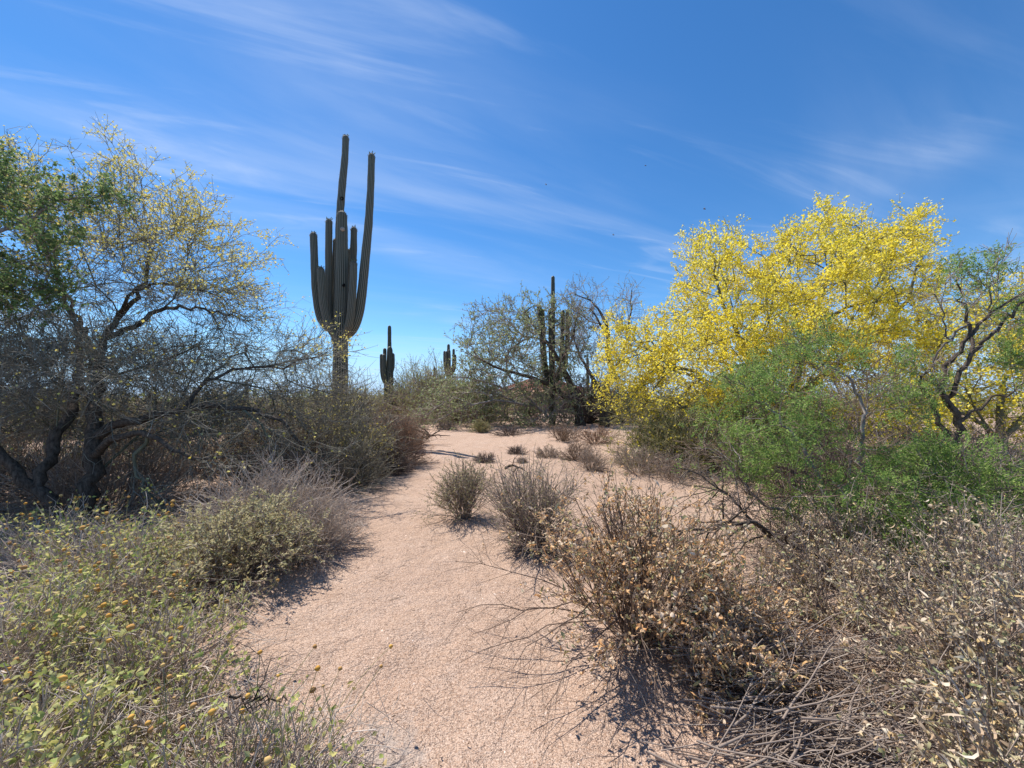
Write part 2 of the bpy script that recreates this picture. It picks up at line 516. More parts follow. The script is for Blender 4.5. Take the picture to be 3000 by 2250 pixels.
def sand_material():
    m, n, l = newmat('granite_sand')
    tcn = n.new('ShaderNodeTexCoord')
    O = tcn.outputs['Object']
    def noise(sc, det=4, ro=.6, v=None):
        z = n.new('ShaderNodeTexNoise'); z.inputs['Scale'].default_value = sc; z.inputs['Detail'].default_value = det; z.inputs['Roughness'].default_value = ro
        l.new(v or O, z.inputs['Vector']); return z.outputs['Fac']
    def mr(v, a, b, c=0, d=1):
        q = n.new('ShaderNodeMapRange'); q.inputs['From Min'].default_value = a; q.inputs['From Max'].default_value = b
        q.inputs['To Min'].default_value = c; q.inputs['To Max'].default_value = d; l.new(v, q.inputs['Value']); return q.outputs[0]
    def mixc(f, a, b, mode='MIX'):
        q = n.new('ShaderNodeMixRGB'); q.blend_type = mode
        for i, v in enumerate((f, a, b)):
            if isinstance(v, (int, float)): q.inputs[i].default_value = v
            elif isinstance(v, tuple): q.inputs[i].default_value = (*v, 1)
            else: l.new(v, q.inputs[i])
        return q.outputs[0]
    base = mixc(mr(noise(.9, 5), .35, .65), (.43, .275, .19), (.49, .34, .25))
    base = mixc(mr(noise(4.5, 5), .45, .75), base, (.38, .24, .16))
    base = mixc(mr(noise(2.1, 7, .75), .50, .72, 0, .7), base, (.54, .41, .33))
    base = mixc(mr(noise(26, 3), .62, .74, 0, .6), base, (.30, .19, .125))
    vo = n.new('ShaderNodeTexVoronoi'); vo.inputs['Scale'].default_value = 190; l.new(O, vo.inputs['Vector'])
    sepc = n.new('ShaderNodeSeparateColor'); l.new(vo.outputs['Color'], sepc.inputs[0])
    grain = mixc(sepc.outputs[0], (.20, .115, .075), (.70, .56, .45))
    base = mixc(.50, base, grain)
    dark = mr(sepc.outputs[1], .90, .95)
    base = mixc(dark, base, (.20, .14, .11))
    # grey dust stain on the path near the camera
    mp = n.new('ShaderNodeMapping'); mp.vector_type = 'TEXTURE'
    mp.inputs['Location'].default_value = (-.55, 1.78, 0); mp.inputs['Scale'].default_value = (.20, .30, 1)
    mp.inputs['Rotation'].default_value = (0, 0, .5)
    l.new(O, mp.inputs[0])
    gr = n.new('ShaderNodeVectorMath'); gr.operation = 'LENGTH'; l.new(mp.outputs[0], gr.inputs[0])
    ad = n.new('ShaderNodeMath'); ad.operation = 'ADD'; l.new(gr.outputs['Value'], ad.inputs[0])
    l.new(mr(noise(14, 7, .7), .3, .7, -.6, .6), ad.inputs[1])
    stain = mr(ad.outputs[0], 1.15, .3, 0, .5)
    base = mixc(stain, base, (.33, .31, .29))
    # organic debris colour away from the path
    at_ = n.new('ShaderNodeAttribute'); at_.attribute_name = 'debris'
    dm = n.new('ShaderNodeMath'); dm.operation = 'MULTIPLY'; l.new(at_.outputs['Fac'], dm.inputs[0])
    l.new(mr(noise(3.2, 6, .7), .38, .62, .15, 1), dm.inputs[1])
    base = mixc(dm.outputs[0], base, mixc(mr(noise(60, 3), .35, .65), (.25, .17, .12), (.46, .33, .25)))
    bs = n.new('ShaderNodeBsdfPrincipled'); bs.inputs['Roughness'].default_value = .95; bs.inputs['Specular IOR Level'].default_value = .12
    l.new(base, bs.inputs['Base Color'])
    b1 = n.new('ShaderNodeBump'); b1.inputs['Strength'].default_value = .9; b1.inputs['Distance'].default_value = .07
    l.new(noise(7, 5), b1.inputs['Height'])
    b2 = n.new('ShaderNodeBump'); b2.inputs['Strength'].default_value = .8; b2.inputs['Distance'].default_value = .022
    l.new(noise(42, 4), b2.inputs['Height']); l.new(b1.outputs[0], b2.inputs['Normal'])
    b3 = n.new('ShaderNodeBump'); b3.inputs['Strength'].default_value = .8; b3.inputs['Distance'].default_value = .004
    b3.invert = True
    l.new(vo.outputs['Distance'], b3.inputs['Height']); l.new(b2.outputs[0], b3.inputs['Normal'])
    l.new(b3.outputs[0], bs.inputs['Normal'])
    out = n.new('ShaderNodeOutputMaterial'); l.new(bs.outputs[0], out.inputs[0])
    return m
M['sand'] = sand_material()

def saguaro_material():
    m, n, l = newmat('saguaro_skin')
    a = n.new('ShaderNodeAttribute'); a.attribute_name = 'rib'
    tcn = n.new('ShaderNodeTexCoord')
    nz = n.new('ShaderNodeTexNoise'); nz.inputs['Scale'].default_value = 5; nz.inputs['Detail'].default_value = 6
    l.new(tcn.outputs['Object'], nz.inputs['Vector'])
    mp = n.new('ShaderNodeMapping'); mp.inputs['Scale'].default_value = (.4, .4, 9); l.new(tcn.outputs['Object'], mp.inputs[0])
    bn = n.new('ShaderNodeTexNoise'); bn.inputs['Scale'].default_value = 1; bn.inputs['Detail'].default_value = 2; l.new(mp.outputs[0], bn.inputs['Vector'])
    c = n.new('ShaderNodeMixRGB'); c.inputs['Color1'].default_value = (.046, .052, .030, 1); c.inputs['Color2'].default_value = (.082, .080, .054, 1)
    l.new(nz.outputs['Fac'], c.inputs['Fac'])
    c2 = n.new('ShaderNodeMixRGB'); c2.inputs['Color2'].default_value = (.085, .072, .06, 1); l.new(c.outputs[0], c2.inputs['Color1'])
    mb = n.new('ShaderNodeMapRange'); mb.inputs['From Min'].default_value = .5; mb.inputs['From Max'].default_value = .7; mb.inputs['To Max'].default_value = .5
    l.new(bn.outputs['Fac'], mb.inputs['Value']); l.new(mb.outputs[0], c2.inputs['Fac'])
    r = n.new('ShaderNodeMapRange'); r.inputs['From Min'].default_value = .62; r.inputs['From Max'].default_value = .95; l.new(a.outputs['Fac'], r.inputs['Value'])
    c3 = n.new('ShaderNodeMixRGB'); c3.inputs['Color2'].default_value = (.22, .20, .15, 1); l.new(c2.outputs[0], c3.inputs['Color1']); l.new(r.outputs[0], c3.inputs['Fac'])
    bs = n.new('ShaderNodeBsdfPrincipled'); bs.inputs['Roughness'].default_value = .6; bs.inputs['Specular IOR Level'].default_value = .3
    l.new(c3.outputs[0], bs.inputs['Base Color'])
    out = n.new('ShaderNodeOutputMaterial'); l.new(bs.outputs[0], out.inputs[0])
    return m
M['saguaro'] = saguaro_material()

# ------------------------------------------------------------------ ground
def build_ground():
    n1 = 256
    t = np.linspace(-1, 1, n1)
    xs = np.sinh(t * 8.0) / np.sinh(8.0) * 900
    # rows: fine near the camera
    u = np.linspace(0, 1, n1)
    ys = -1 + (np.sinh(u * 7.5) / np.sinh(7.5)) * 1200
    X, Y = np.meshgrid(xs, ys)
    Z = hgt(X, Y) * np.clip((400 - np.hypot(X, Y)) / 300, 0, 1)
    V = np.stack([X, Y, Z], -1).reshape(-1, 3)
    i = np.arange(n1 - 1)
    a = (i[:, None] * n1 + i[None]).ravel()
    q = np.stack([a, a + 1, a + n1 + 1, a + n1], 1)
    d = off_path(X, Y)
    deb = np.clip((d - .1) / .5, 0, 1) * np.where(Y > 20, .6, .8)
    # open sand right of the path and beyond the left tree
    op = ((X > .5) & (Y > 5.5) & (X < 7) & (Y < 9)) | ((Y > 7.5) & (Y < 11) & (X < -2))
    deb = np.where(op, deb * .25, deb)
    g = G(); g.add(V, q=q, a=deb.ravel())
    o = g.obj('ground', M['sand'], smooth=True, attr='debris')
    o['kind'] = 'structure'
    o['label'] = 'pinkish decomposed granite desert ground with a sandy path'
build_ground()

# ------------------------------------------------------------------ saguaros
def tube_path(pts, n):
    P = np.array(pts, float)
    L = np.r_[0, np.cumsum(np.linalg.norm(np.diff(P, axis=0), axis=1))]
    t = np.linspace(0, L[-1], n)
    # Catmull-like smoothing by linear interpolation and relaxing
    Q = np.stack([np.interp(t, L, P[:, i]) for i in range(P.shape[1])], 1)
    for _ in range(max(2, n // 14)): Q[1:-1] = Q[1:-1] * .5 + (Q[:-2] + Q[2:]) * .25
    return Q
def ribbed(g, pts, rad, ribs=16, rings=60, per=4, depth=.22, dome=True):
    Q = tube_path([(*p, r) for p, r in zip(pts, rad)], rings)
    P, R = Q[:, :3], Q[:, 3].copy()
    R = R * (1 + .018 * np.sin(np.arange(rings) * .9 + rng.uniform(0, 6)) + .012 * rng.normal(size=rings))
    if dome:
        L = np.r_[0, np.cumsum(np.linalg.norm(np.diff(P, axis=0), axis=1))]
        rt = R[-1]; rem = L[-1] - L
        base = P[-1] - nrm(P[-1] - P[-4]) * 0
        k = rem < rt
        P = P[~k]; R = R[~k]
        ax = nrm(P[-1] - P[-3]); p0 = P[-1]
        th = np.linspace(.12, math.pi / 2 - .05, 8)
        P = np.concatenate([P, p0 + ax * (np.sin(th) * rt * 1.25)[:, None]]); R = np.concatenate([R, rt * np.cos(th)])
    K = len(P)
    t = nrm(np.gradient(P, axis=0))
    ref = np.array([0, 1., 0]); u = nrm(np.cross(t, ref)); w = np.cross(t, u)
    S = ribs * per; a = np.arange(S) * 2 * math.pi / S
    prof = np.abs(np.cos(a * ribs / 2)) ** .8
    rr = R[:, None] * (1 - depth + depth * prof[None])
    V = P[:, None] + rr[..., None] * (np.cos(a)[None, :, None] * u[:, None] + np.sin(a)[None, :, None] * w[:, None])
    b = (np.arange(K - 1) * S)[:, None]; j = np.arange(S)[None]; j2 = (j + 1) % S
    q = np.stack([b + j, b + j2, b + S + j2, b + S + j], -1).reshape(-1, 4)
    tr = None
    V = V.reshape(-1, 3); A = np.tile(prof, K)
    V = np.concatenate([V, P[-1:] + t[-1:] * R[-1] * .3]); A = np.r_[A, 1]
    top = (K - 1) * S
    tr = np.stack([top + np.arange(S), top + (np.arange(S) + 1) % S, np.full(S, K * S)], 1)
    g.add(V, q=q, t=tr, a=A)
    # ridge points for spines
    ridge = np.arange(ribs) * per
    RP = P[:, None] + R[:, None, None] * (np.cos(a[ridge])[None, :, None] * u[:, None] + np.sin(a[ridge])[None, :, None] * w[:, None])
    RN = np.cos(a[ridge])[None, :, None] * u[:, None] + np.sin(a[ridge])[None, :, None] * w[:, None]
    return RP, RN, P, R
def spines(g, RP, RN, per_pt, ln, r):
    K, ribs = RP.shape[:2]
    P = RP.reshape(-1, 3); N = RN.reshape(-1, 3)
    P = np.repeat(P, per_pt, 0) + rng.normal(size=(len(P) * per_pt, 3)) * .012; N = np.repeat(N, per_pt, 0)
    D = nrm(N + rng.normal(size=N.shape) * .55)
    Q = np.stack([P, P + D * (ln * rng.uniform(.6, 1.3, len(P)))[:, None]], 1)
    strands(g, Q, taper(len(Q), 2, r, r * .3), s=3)
def buds(parent, tip, r, ax, n=7, size=.05):
    for k in range(n):
        g = G()
        a = k * 2.4 + rng.uniform(0, .6); rr = r * rng.uniform(.2, .7)
        u = nrm(np.cross(ax, [0.3, 1, .1])); w = np.cross(ax, u)
        b = tip + (u * math.cos(a) + w * math.sin(a)) * rr - ax * r * .12
        d = nrm(ax + (u * math.cos(a) + w * math.sin(a)) * .7)
        h = size * rng.uniform(1.4, 2.6)
        strands(g, np.array([[b, b + d * h * .4, b + d * h * .8, b + d * h]]), np.array([[size * .3, size * .42, size * .5, size * .25]]), s=5)
        g.obj('bud', M['bud'], parent)

def saguaro(label, stems, Y, base_z=None, ribs=16, rings=60, detail=2, group='saguaros standing above the desert scrub', flowers=True):
    """stems: list of (name, [(px,py,dY,width_px)...], has_buds); first one is the trunk"""
    base = at(stems[0][1][0][0], stems[0][1][0][1], Y)
    loc = Vector((base[0], base[1], float(hgt(base[0], base[1]))))
    root = thing('saguaro_cactus', label, 'cactus', loc, group)
    L = np.array(loc)
    for name, pts, bl in stems:
        P, R = [], []
        for (px, py, dy, wp) in pts:
            P.append(at(px, py, Y + dy)); R.append(wp * ((.89 if detail > 1 else 1.1) if name == 'arm' else 1) / 2 / F * (Y + dy))
        P = np.array(P) - L
        if name == 'trunk': P[0, 2] = -.15
        g = G()
        ln = np.linalg.norm(np.diff(P, axis=0), axis=1).sum()
        rg = max(10, int(rings * ln / 8))
        RP, RN, PP, RR = ribbed(g, P, R, ribs=ribs if name == 'trunk' else max(9, ribs - 3), rings=rg, per=4 if detail > 1 else 2)
        o = g.obj(name, M['saguaro'], root, smooth=True, attr='rib')
        if detail > 1:
            gs = G(); spines(gs, RP, RN, 1, .026, .0026)
            # woolly tip
            k = len(RP) - 9
            spines(gs, RP[k:], RN[k:], 3, .03, .0025)
            gs.obj('spines', M['spine'], o, kind='stuff')
        if bl and flowers:
            ax = nrm(PP[-1] - PP[-4]); buds(o, PP[-1], RR[-12], ax, n=6 if detail > 1 else 4, size=.034)
    return root

reseed(3)
S1 = [
 ('trunk', [(996, 1235, 0, 46), (997, 1130, 0, 43), (998, 1000, 0, 40), (1000, 900, -.02, 36), (1003, 740, -.03, 32), (1003, 680, -.03, 30), (1002, 617, -.03, 28)], False),
 ('arm', [(985, 1000, .30, 30), (988, 900, .42, 28), (992, 760, .48, 25), (995, 640, .48, 24), (1003, 540, .48, 24), (1011, 460, .48, 22), (1013, 399, .48, 21)], True),
 ('arm', [(1005, 992, .05, 20), (1026, 980, .02, 27), (1042, 954, 0, 30), (1055, 903, 0, 31), (1063, 836, 0, 30), (1070, 760, 0, 29), (1080, 657, 0, 26), (1086, 555, 0, 23), (1089, 452, 0, 22)], True),
 ('arm', [(992, 978, .1, 16), (978, 968, .12, 22), (960, 962, .14, 25), (940, 938, .15, 25), (930, 898, .15, 24), (923, 836, .15, 23), (921, 760, .15, 24), (918, 674, .15, 23)], True),
 ('arm', [(992, 1000, -.1, 18), (975, 978, -.22, 24), (957, 940, -.30, 25), (947, 888, -.32, 24), (943, 836, -.32, 25), (940, 784, -.32, 22)], True),
 ('arm', [(990, 965, .2, 16), (978, 955, .25, 20), (968, 935, .28, 22), (964, 900, .30, 23), (963, 836, .30, 23), (963, 734, .30, 22), (964, 644, .30, 22)], True),
 ('arm', [(992, 980, .45, 16), (984, 950, .62, 20), (981, 880, .65, 20), (982, 780, .65, 20), (984, 700, .65, 18)], False),
 ('arm', [(1005, 950, .3, 16), (1018, 925, .5, 20), (1026, 880, .5, 21), (1033, 810, .5, 22), (1036, 734, .5, 22), (1037, 667, .5, 20)], True),
 ('arm', [(1006, 985, -.05, 20), (1018, 972, -.18, 24), (1027, 930, -.25, 26), (1032, 870, -.26, 25), (1036, 811, -.26, 23), (1037, 765, -.26, 21)], True),
 ('arm', [(1000, 940, .5, 12), (1014, 900, .75, 14), (1022, 840, .8, 15), (1023, 780, .8, 15), (1023, 729, .8, 13)], True),
]
sag1 = saguaro('huge many-armed saguaro with two very tall upper columns left of the path', S1, 15.0, ribs=18, rings=64)
L1 = np.array(sag1.location)
def hole(px, py, Y, r, col_mat, name, deep=True):
    g = G(); c = at(px, py, Y) - L1
    th = np.linspace(0, 2 * math.pi, 13)[:-1]
    rings_ = [(1.0, 0), (1.15, -.02), (.75, -.035), (.55, .0), (.45, .05), (.1, .08)] if deep else [(1.0, .03), (1.0, 0), (.85, -.03), (.5, -.055), (.1, -.065)]
    V = np.concatenate([np.stack([c[0] + r * k * np.cos(th), np.full(12, c[1] + d), c[2] + r * k * np.sin(th)], 1) for k, d in rings_])
    q = [[a * 12 + i, a * 12 + (i + 1) % 12, (a + 1) * 12 + (i + 1) % 12, (a + 1) * 12 + i] for a in range(len(rings_) - 1) for i in range(12)]
    g.add(V, q=q); g.obj(name, col_mat, sag1, smooth=True)
M['scar_dark'] = bark_mat('scar_dark', (.012, .01, .009), (.03, .025, .02), 30)
M['scar_pale'] = bark_mat('scar_pale', (.22, .18, .15), (.42, .36, .31), 30)
hole(1002, 582, 15.36, .07, M['scar_dark'], 'nest_hole')
hole(1003, 671, 14.78, .085, M['scar_pale'], 'callus', deep=False)
hole(1008, 836, 14.77, .06, M['scar_dark'], 'scar')

S2 = [
 ('trunk', [(1137, 1175, 0, 26), (1139, 1120, 0, 27), (1142, 1060, 0, 19), (1142, 1016, 0, 15)], False),
 ('stem', [(1141, 1100, .4, 14), (1141, 1020, .5, 12), (1141, 951, .5, 10)], False),
 ('arm', [(1133, 1125, -.1, 10), (1127, 1110, -.3, 12), (1125, 1080, -.35, 12), (1125, 1035, -.35, 11)], False),
 ('arm', [(1133, 1130, .1, 8), (1121, 1112, .1, 9), (1117, 1080, .1, 8), (1117, 1034, .1, 8)], False),
 ('arm', [(1130, 1120, .4, 8), (1127, 1080, .5, 9), (1127, 1017, .5, 9)], False),
 ('arm', [(1143, 1100, .1, 8), (1150, 1085, .1, 10), (1152, 1060, .1, 9), (1151, 1033, .1, 9)], False)]
saguaro('tall slim saguaro with tight arms just right of the huge one', S2, 30, ribs=14, rings=40, detail=1)
S3 = [
 ('trunk', [(1314, 1185, 0, 18), (1314, 1080, 0, 14), (1314, 1030, 0, 9), (1314, 1005, 0, 8)], False),
 ('arm', [(1308, 1095, 0, 7), (1303, 1075, 0, 7), (1302, 1050, 0, 7), (1302, 1024, 0, 6)], False),
 ('arm', [(1311, 1090, -.5, 7), (1308, 1070, -.6, 8), (1308, 1026, -.6, 7)], False),
 ('arm', [(1316, 1085, -.6, 8), (1317, 1060, -.6, 8), (1316, 1022, -.6, 7)], False),
 ('arm', [(1320, 1090, 0, 7), (1328, 1075, 0, 8), (1329, 1050, 0, 7), (1329, 1018, 0, 7)], False),
 ('arm', [(1322, 1100, .5, 6), (1333, 1080, .5, 7), (1334, 1035, .5, 6)], False)]
saguaro('small distant saguaro with five short arms behind the pale bushes', S3, 42, ribs=12, rings=30, detail=1)
S4 = [
 ('trunk', [(1618, 1240, 0, 20), (1618, 1150, 0, 17), (1619, 1000, 0, 15), (1620, 900, 0, 12), (1620, 806, 0, 11)], False),
 ('arm', [(1614, 1100, -.5, 9), (1613, 1000, -.6, 12), (1612, 900, -.6, 11)], False),
 ('arm', [(1606, 1120, 0, 9), (1594, 1090, 0, 12), (1588, 1010, 0, 12), (1583, 950, 0, 12), (1578, 894, 0, 11)], False),
 ('arm', [(1608, 1110, .4, 9), (1597, 1060, .4, 11), (1592, 980, .4, 11), (1589, 902, .4, 10)], False),
 ('arm', [(1626, 1110, 0, 10), (1642, 1080, 0, 12), (1648, 1000, 0, 12), (1649, 906, 0, 11)], False),
 ('arm', [(1628, 1120, .5, 10), (1655, 1085, .5, 12), (1662, 1000, .5, 12), (1663, 904, .5, 11)], False)]
saguaro('many-armed saguaro standing inside the grey-green ironwood thicket', S4, 22.7, ribs=14, rings=46, detail=1)
saguaro('short single column saguaro barely above the pale bushes', [('trunk', [(1273, 1180, 0, 8), (1273, 1120, 0, 8), (1273, 1072, 0, 7)], False)], 45, ribs=12, rings=30, detail=1)
saguaro('slim single column saguaro right of the ironwood thicket saguaro', [('trunk', [(1722, 1190, 0, 10), (1722, 1110, 0, 10), (1721, 1042, 0, 8)], False)], 30, ribs=12, rings=30, detail=1)
saguaro('stub of a young saguaro beside the bare tree trunk', [('trunk', [(1736, 1190, 0, 9), (1736, 1130, 0, 9), (1735, 1098, 0, 8)], False)], 29, ribs=12, rings=20, detail=1)
saguaro('lone far saguaro column seen through the left tree branches', [('trunk', [(723, 1185, 0, 11), (723, 1150, 0, 11), (723, 1112, 0, 9)], False)], 34, ribs=12, rings=20, detail=1)

# ------------------------------------------------------------------ trees
def tree(name, label, base_px, Y, limbs, crowns, r_tip=.004, seg=.25, thick=.035, bark='bark_verde', twig='twig_verde',
         tw1=(6, .5, 1.0), tw2=(4, .25, .5), tw3=(1.5, .08, .16), r_tw=(.0035, .0022, .0014), foliage=None, jit=.05, wig=.16,
         up=(0, 0, .05), cat='tree', seed=1, group=None, trunk_mat=None, tipmax=.02, sides=6, droop=0.0, tip_from=0):
    reseed(seed)
    b = at(*base_px, Y); z = float(hgt(b[0], b[1])); L = np.array([b[0], b[1], z])
    root = thing(name, label, cat, L, group)
    sk = Skeleton(seg)
    for i, (pts, r0, r1) in enumerate(limbs):
        P = [at(px, py, Y + dy) for px, py, dy in pts]
        if i == 0: P[0] = np.array([P[0][0], P[0][1], z - .1])
        sk.limb(P, r0, r1, root=(i == 0))
    first = max(2, int(len(sk.p) * 0)) + tip_from
    for c in crowns:
        sk.reach(crown_points(c['poly'], c['n'], c.get('Y', Y), c['half']), jit=jit, first=first, droop=droop)
    sk.finish(r_tip)
    # trunk, limbs, branches
    tw = G(); br = G()
    for ci, ch in enumerate(sk.chains):
        r0 = sk.r[ch[1]] if len(ch) > 1 else sk.r[ch[0]]
        if ci == 0 or r0 > thick:
            g = G(); P = sk.P[ch] - L; R = sk.r[ch].copy()
            if ci: R[0] = R[1]
            # flare and swellings
            if ci == 0: R[0] *= 1.35
            R = R * (1 + .03 * rng.normal(size=len(R)))
            strands(g, P[None], R[None], s=9)
            g.obj('trunk' if ci == 0 else 'limb', M[trunk_mat or bark], root, smooth=True)
        else:
            R = sk.r[ch].copy(); R[0] = R[1]
            strands(br, (sk.P[ch] - L)[None], R[None], s=5 if r0 > .012 else 4)
    br.obj('branches', M[bark], root, kind='stuff', smooth=True)
    # twigs
    thin = np.where(sk.r < tipmax)[0]
    S0 = sk.P[thin] - L; D0 = sk.D[thin]
    n1, a1, b1 = tw1
    k = rng.uniform(size=(len(thin), max(1, int(math.ceil(n1))))) < n1 / max(1, math.ceil(n1))
    idx = np.repeat(np.arange(len(thin)), k.sum(1))
    S = S0[idx] + rng.normal(size=(len(idx), 3)) * .02
    P1 = grow(S, tilt(D0[idx], 10, 65), rng.uniform(a1, b1, len(idx)), 5, wig, up)
    strands(tw, P1, taper(len(P1), 5, r_tw[0], r_tw[1]), 3)
    S, T, _, _ = along(P1, int(tw2[0]), .1, 1)
    P2 = grow(S, tilt(T, 20, 65), rng.uniform(tw2[1], tw2[2], len(S)), 3, wig, up)
    strands(tw, P2, taper(len(P2), 3, r_tw[1], r_tw[2]), 3)
    P3 = None
    if tw3[0] > 0:
        S, T, _, _ = along(P2, max(1, int(tw3[0])), .1, 1)
        P3 = grow(S, tilt(T, 30, 80), rng.uniform(tw3[1], tw3[2], len(S)), 2, wig)
        strands(tw, P3, taper(len(P3), 2, r_tw[2], r_tw[2] * .6), 3)
    print('TREE', label[:30], 'nodes', len(sk.p), 'P1', len(P1), 'P2', len(P2), 'P3', 0 if P3 is None else len(P3))
    tw.obj('twigs', M[twig], root, kind='stuff')
    if foliage: foliage(root, L, P1, P2, P3, sk)
    return root, sk

def blossoms(n_per, size, mat, dens=None, name='blossom', leafmat=None, n_leaf=0, leaf=(.02, .008)):
    def f(root, L, P1, P2, P3, sk):
        g = G()
        S, T, _, _ = along(P2, n_per, .15, 1)
        if dens is not None:
            k = rng.uniform(size=len(S)) < dens(S + L)
            S = S[k]
        petals(g, S + rng.normal(size=S.shape) * size * .8, size)
        g.obj(name, M[mat], root, kind='stuff')
        if leafmat:
            g = G(); S, T, _, _ = along(P2, n_leaf, 0, 1)
            leaves(g, S, tilt(T, 30, 80), leaf[0], leaf[1]); g.obj('foliage', M[leafmat], root, kind='stuff')
    return f
def lumps(P, sc, ph):
    "soft clumping field 0..1"
    return .5 + .5 * np.sin(P[:, 0] * sc + ph + 1.3 * np.sin(P[:, 2] * sc * .8)) * np.sin(P[:, 2] * sc * 1.1 + 2 * ph + np.sin(P[:, 1] * sc * .9))
def proj(P):
    "photograph pixel of a point, to say which part of a crown blooms"
    c, s = math.cos(PITCH), math.sin(PITCH)
    y, z = P[:, 1], P[:, 2] - CAMZ
    d = c * y + s * z; v = -s * y + c * z
    return CX + F * P[:, 0] / d, CY - F * v / d

# --- left palo verde, in thin bloom at the top, black old limbs below
polyL = [(-330, 560), (-150, 470), (30, 440), (130, 490), (215, 580), (290, 540), (335, 440), (385, 500), (460, 540), (530, 575), (600, 630), (655, 680), (705, 740), (750, 800),
         (775, 870), (770, 950), (740, 1010), (700, 1050), (560, 1060), (430, 1130), (300, 1150), (100, 1180), (-100, 1150), (-330, 1050)]
polyL2 = [(420, 1060), (560, 1000), (700, 1010), (850, 1000), (960, 1040), (990, 1120), (960, 1230), (900, 1330), (820, 1330), (700, 1260), (560, 1260), (430, 1200)]
polyL3 = [(-250, 1000), (0, 950), (250, 980), (450, 1060), (640, 1130), (700, 1230), (560, 1290), (330, 1290), (120, 1280), (-50, 1260), (-250, 1250)]
def densL(P):
    px, py = proj(P)
    edge = 430 + np.abs(px - 330) * .42
    h = np.clip(1 - (py - edge - 40) / 330, 0, 1)
    return (h ** .9 * (.35 + .75 * lumps(P, 2.1, .6)) + .02) * np.where(px < 240, .55, 1)
tree('palo_verde_tree', 'palo verde with black lower limbs and thinly blooming top at left edge', (222, 1545), 4.9,
     [([(222, 1545, 0.00), (255, 1480, 0.00), (272, 1400, 0.05), (270, 1300, 0.10), (276, 1200, 0.38), (290, 1080, 0.91), (300, 1000, 1.24), (335, 940, 1.51), (400, 880, 1.75), (440, 780, 1.85), (430, 680, 1.95)], .10, .014),
      ([(225, 1530, 0.00), (170, 1480, -0.10), (100, 1430, -0.20), (30, 1360, -0.25), (-60, 1270, -0.30), (-160, 1120, 0.16)], .075, .018),
      ([(110, 1435, -0.20), (130, 1370, -0.10), (160, 1300, 0.00), (215, 1210, 0.24), (240, 1080, 0.81), (220, 940, 1.41), (160, 800, 1.75)], .07, .018),
      ([(272, 1340, 0.05), (310, 1295, -0.10), (350, 1275, -0.20), (430, 1270, -0.30), (480, 1300, -0.35), (520, 1335, -0.40), (640, 1345, -0.40), (720, 1360, -0.40)], .05, .01),
      ([(274, 1290, 0.10), (340, 1240, 0.14), (430, 1225, 0.09), (540, 1195, 0.20), (640, 1185, 0.33), (740, 1200, 0.38), (820, 1240, 0.24), (890, 1310, 0.30), (930, 1370, 0.30)], .06, .01),
      ([(540, 1195, 0.20), (575, 1150, 0.36), (600, 1110, 0.60), (720, 1078, 0.81), (850, 1075, 0.93), (960, 1030, 1.19)], .03, .006),
      ([(700, 1195, 0.40), (760, 1240, 0.14), (800, 1300, 0.10), (830, 1370, 0.10)], .022, .006),
      ([(430, 1270, -0.30), (400, 1330, -0.35), (385, 1400, -0.40), (440, 1440, -0.40), (490, 1500, -0.40)], .024, .006),
      ([(300, 1000, 1.24), (380, 960, 1.24), (480, 900, 1.25), (600, 905, 1.23), (700, 930, 1.14)], .045, .008),
      ([(335, 940, 1.51), (390, 850, 1.35), (480, 830, 1.15), (560, 850, 1.05), (650, 855, 1.05)], .03, .008),
      ([(290, 1060, 0.98), (240, 960, 1.84), (190, 850, 2.25), (120, 720, 2.45)], .05, .012)],
     [dict(poly=polyL, n=340, Y=6.7, half=1.6), dict(poly=polyL2, n=140, Y=6.6, half=.8), dict(poly=polyL3, n=300, Y=5.4, half=1.0)],
     r_tip=.0045, thick=.028, bark='bark_verde', trunk_mat='bark_black', twig='twig_greenish', tw1=(2.7, .25, .75), tw2=(6, .12, .40), tw3=(1, .06, .2),
     r_tw=(.0046, .0032, .0022), seed=21, foliage=blossoms(12, .030, 'blossom_pale', densL), wig=.2, tipmax=.02, up=(0, 0, .03))

# --- right palo verde in full bloom
polyR = [(1900, 1000), (1985, 900), (2000, 800), (2045, 700), (2150, 690), (2180, 760), (2235, 800), (2270, 740), (2260, 690), (2330, 670), (2370, 730), (2400, 640), (2480, 625), (2540, 690), (2610, 680),
         (2670, 640), (2710, 650), (2690, 750), (2740, 800), (2770, 830), (2710, 890), (2740, 1000), (2660, 1080), (2560, 1120), (2400, 1150), (2250, 1200), (2050, 1230), (1900, 1240), (1830, 1180)]
polyR2 = [(1775, 1010), (1820, 960), (1900, 950), (1960, 1020), (1950, 1150), (1900, 1230), (1820, 1230), (1770, 1150)]
polyR3 = [(1780, 1230), (1950, 1150), (2150, 1150), (2450, 1200), (2450, 1300), (2250, 1330), (2050, 1335), (1850, 1330)]
def densR(P):
    px, py = proj(P)
    low = np.clip((1290 - py - np.maximum(0, 2150 - px) * .15) / 260, 0.03, 1)
    return low * (.35 + .75 * lumps(P, 1.9, 2.1))
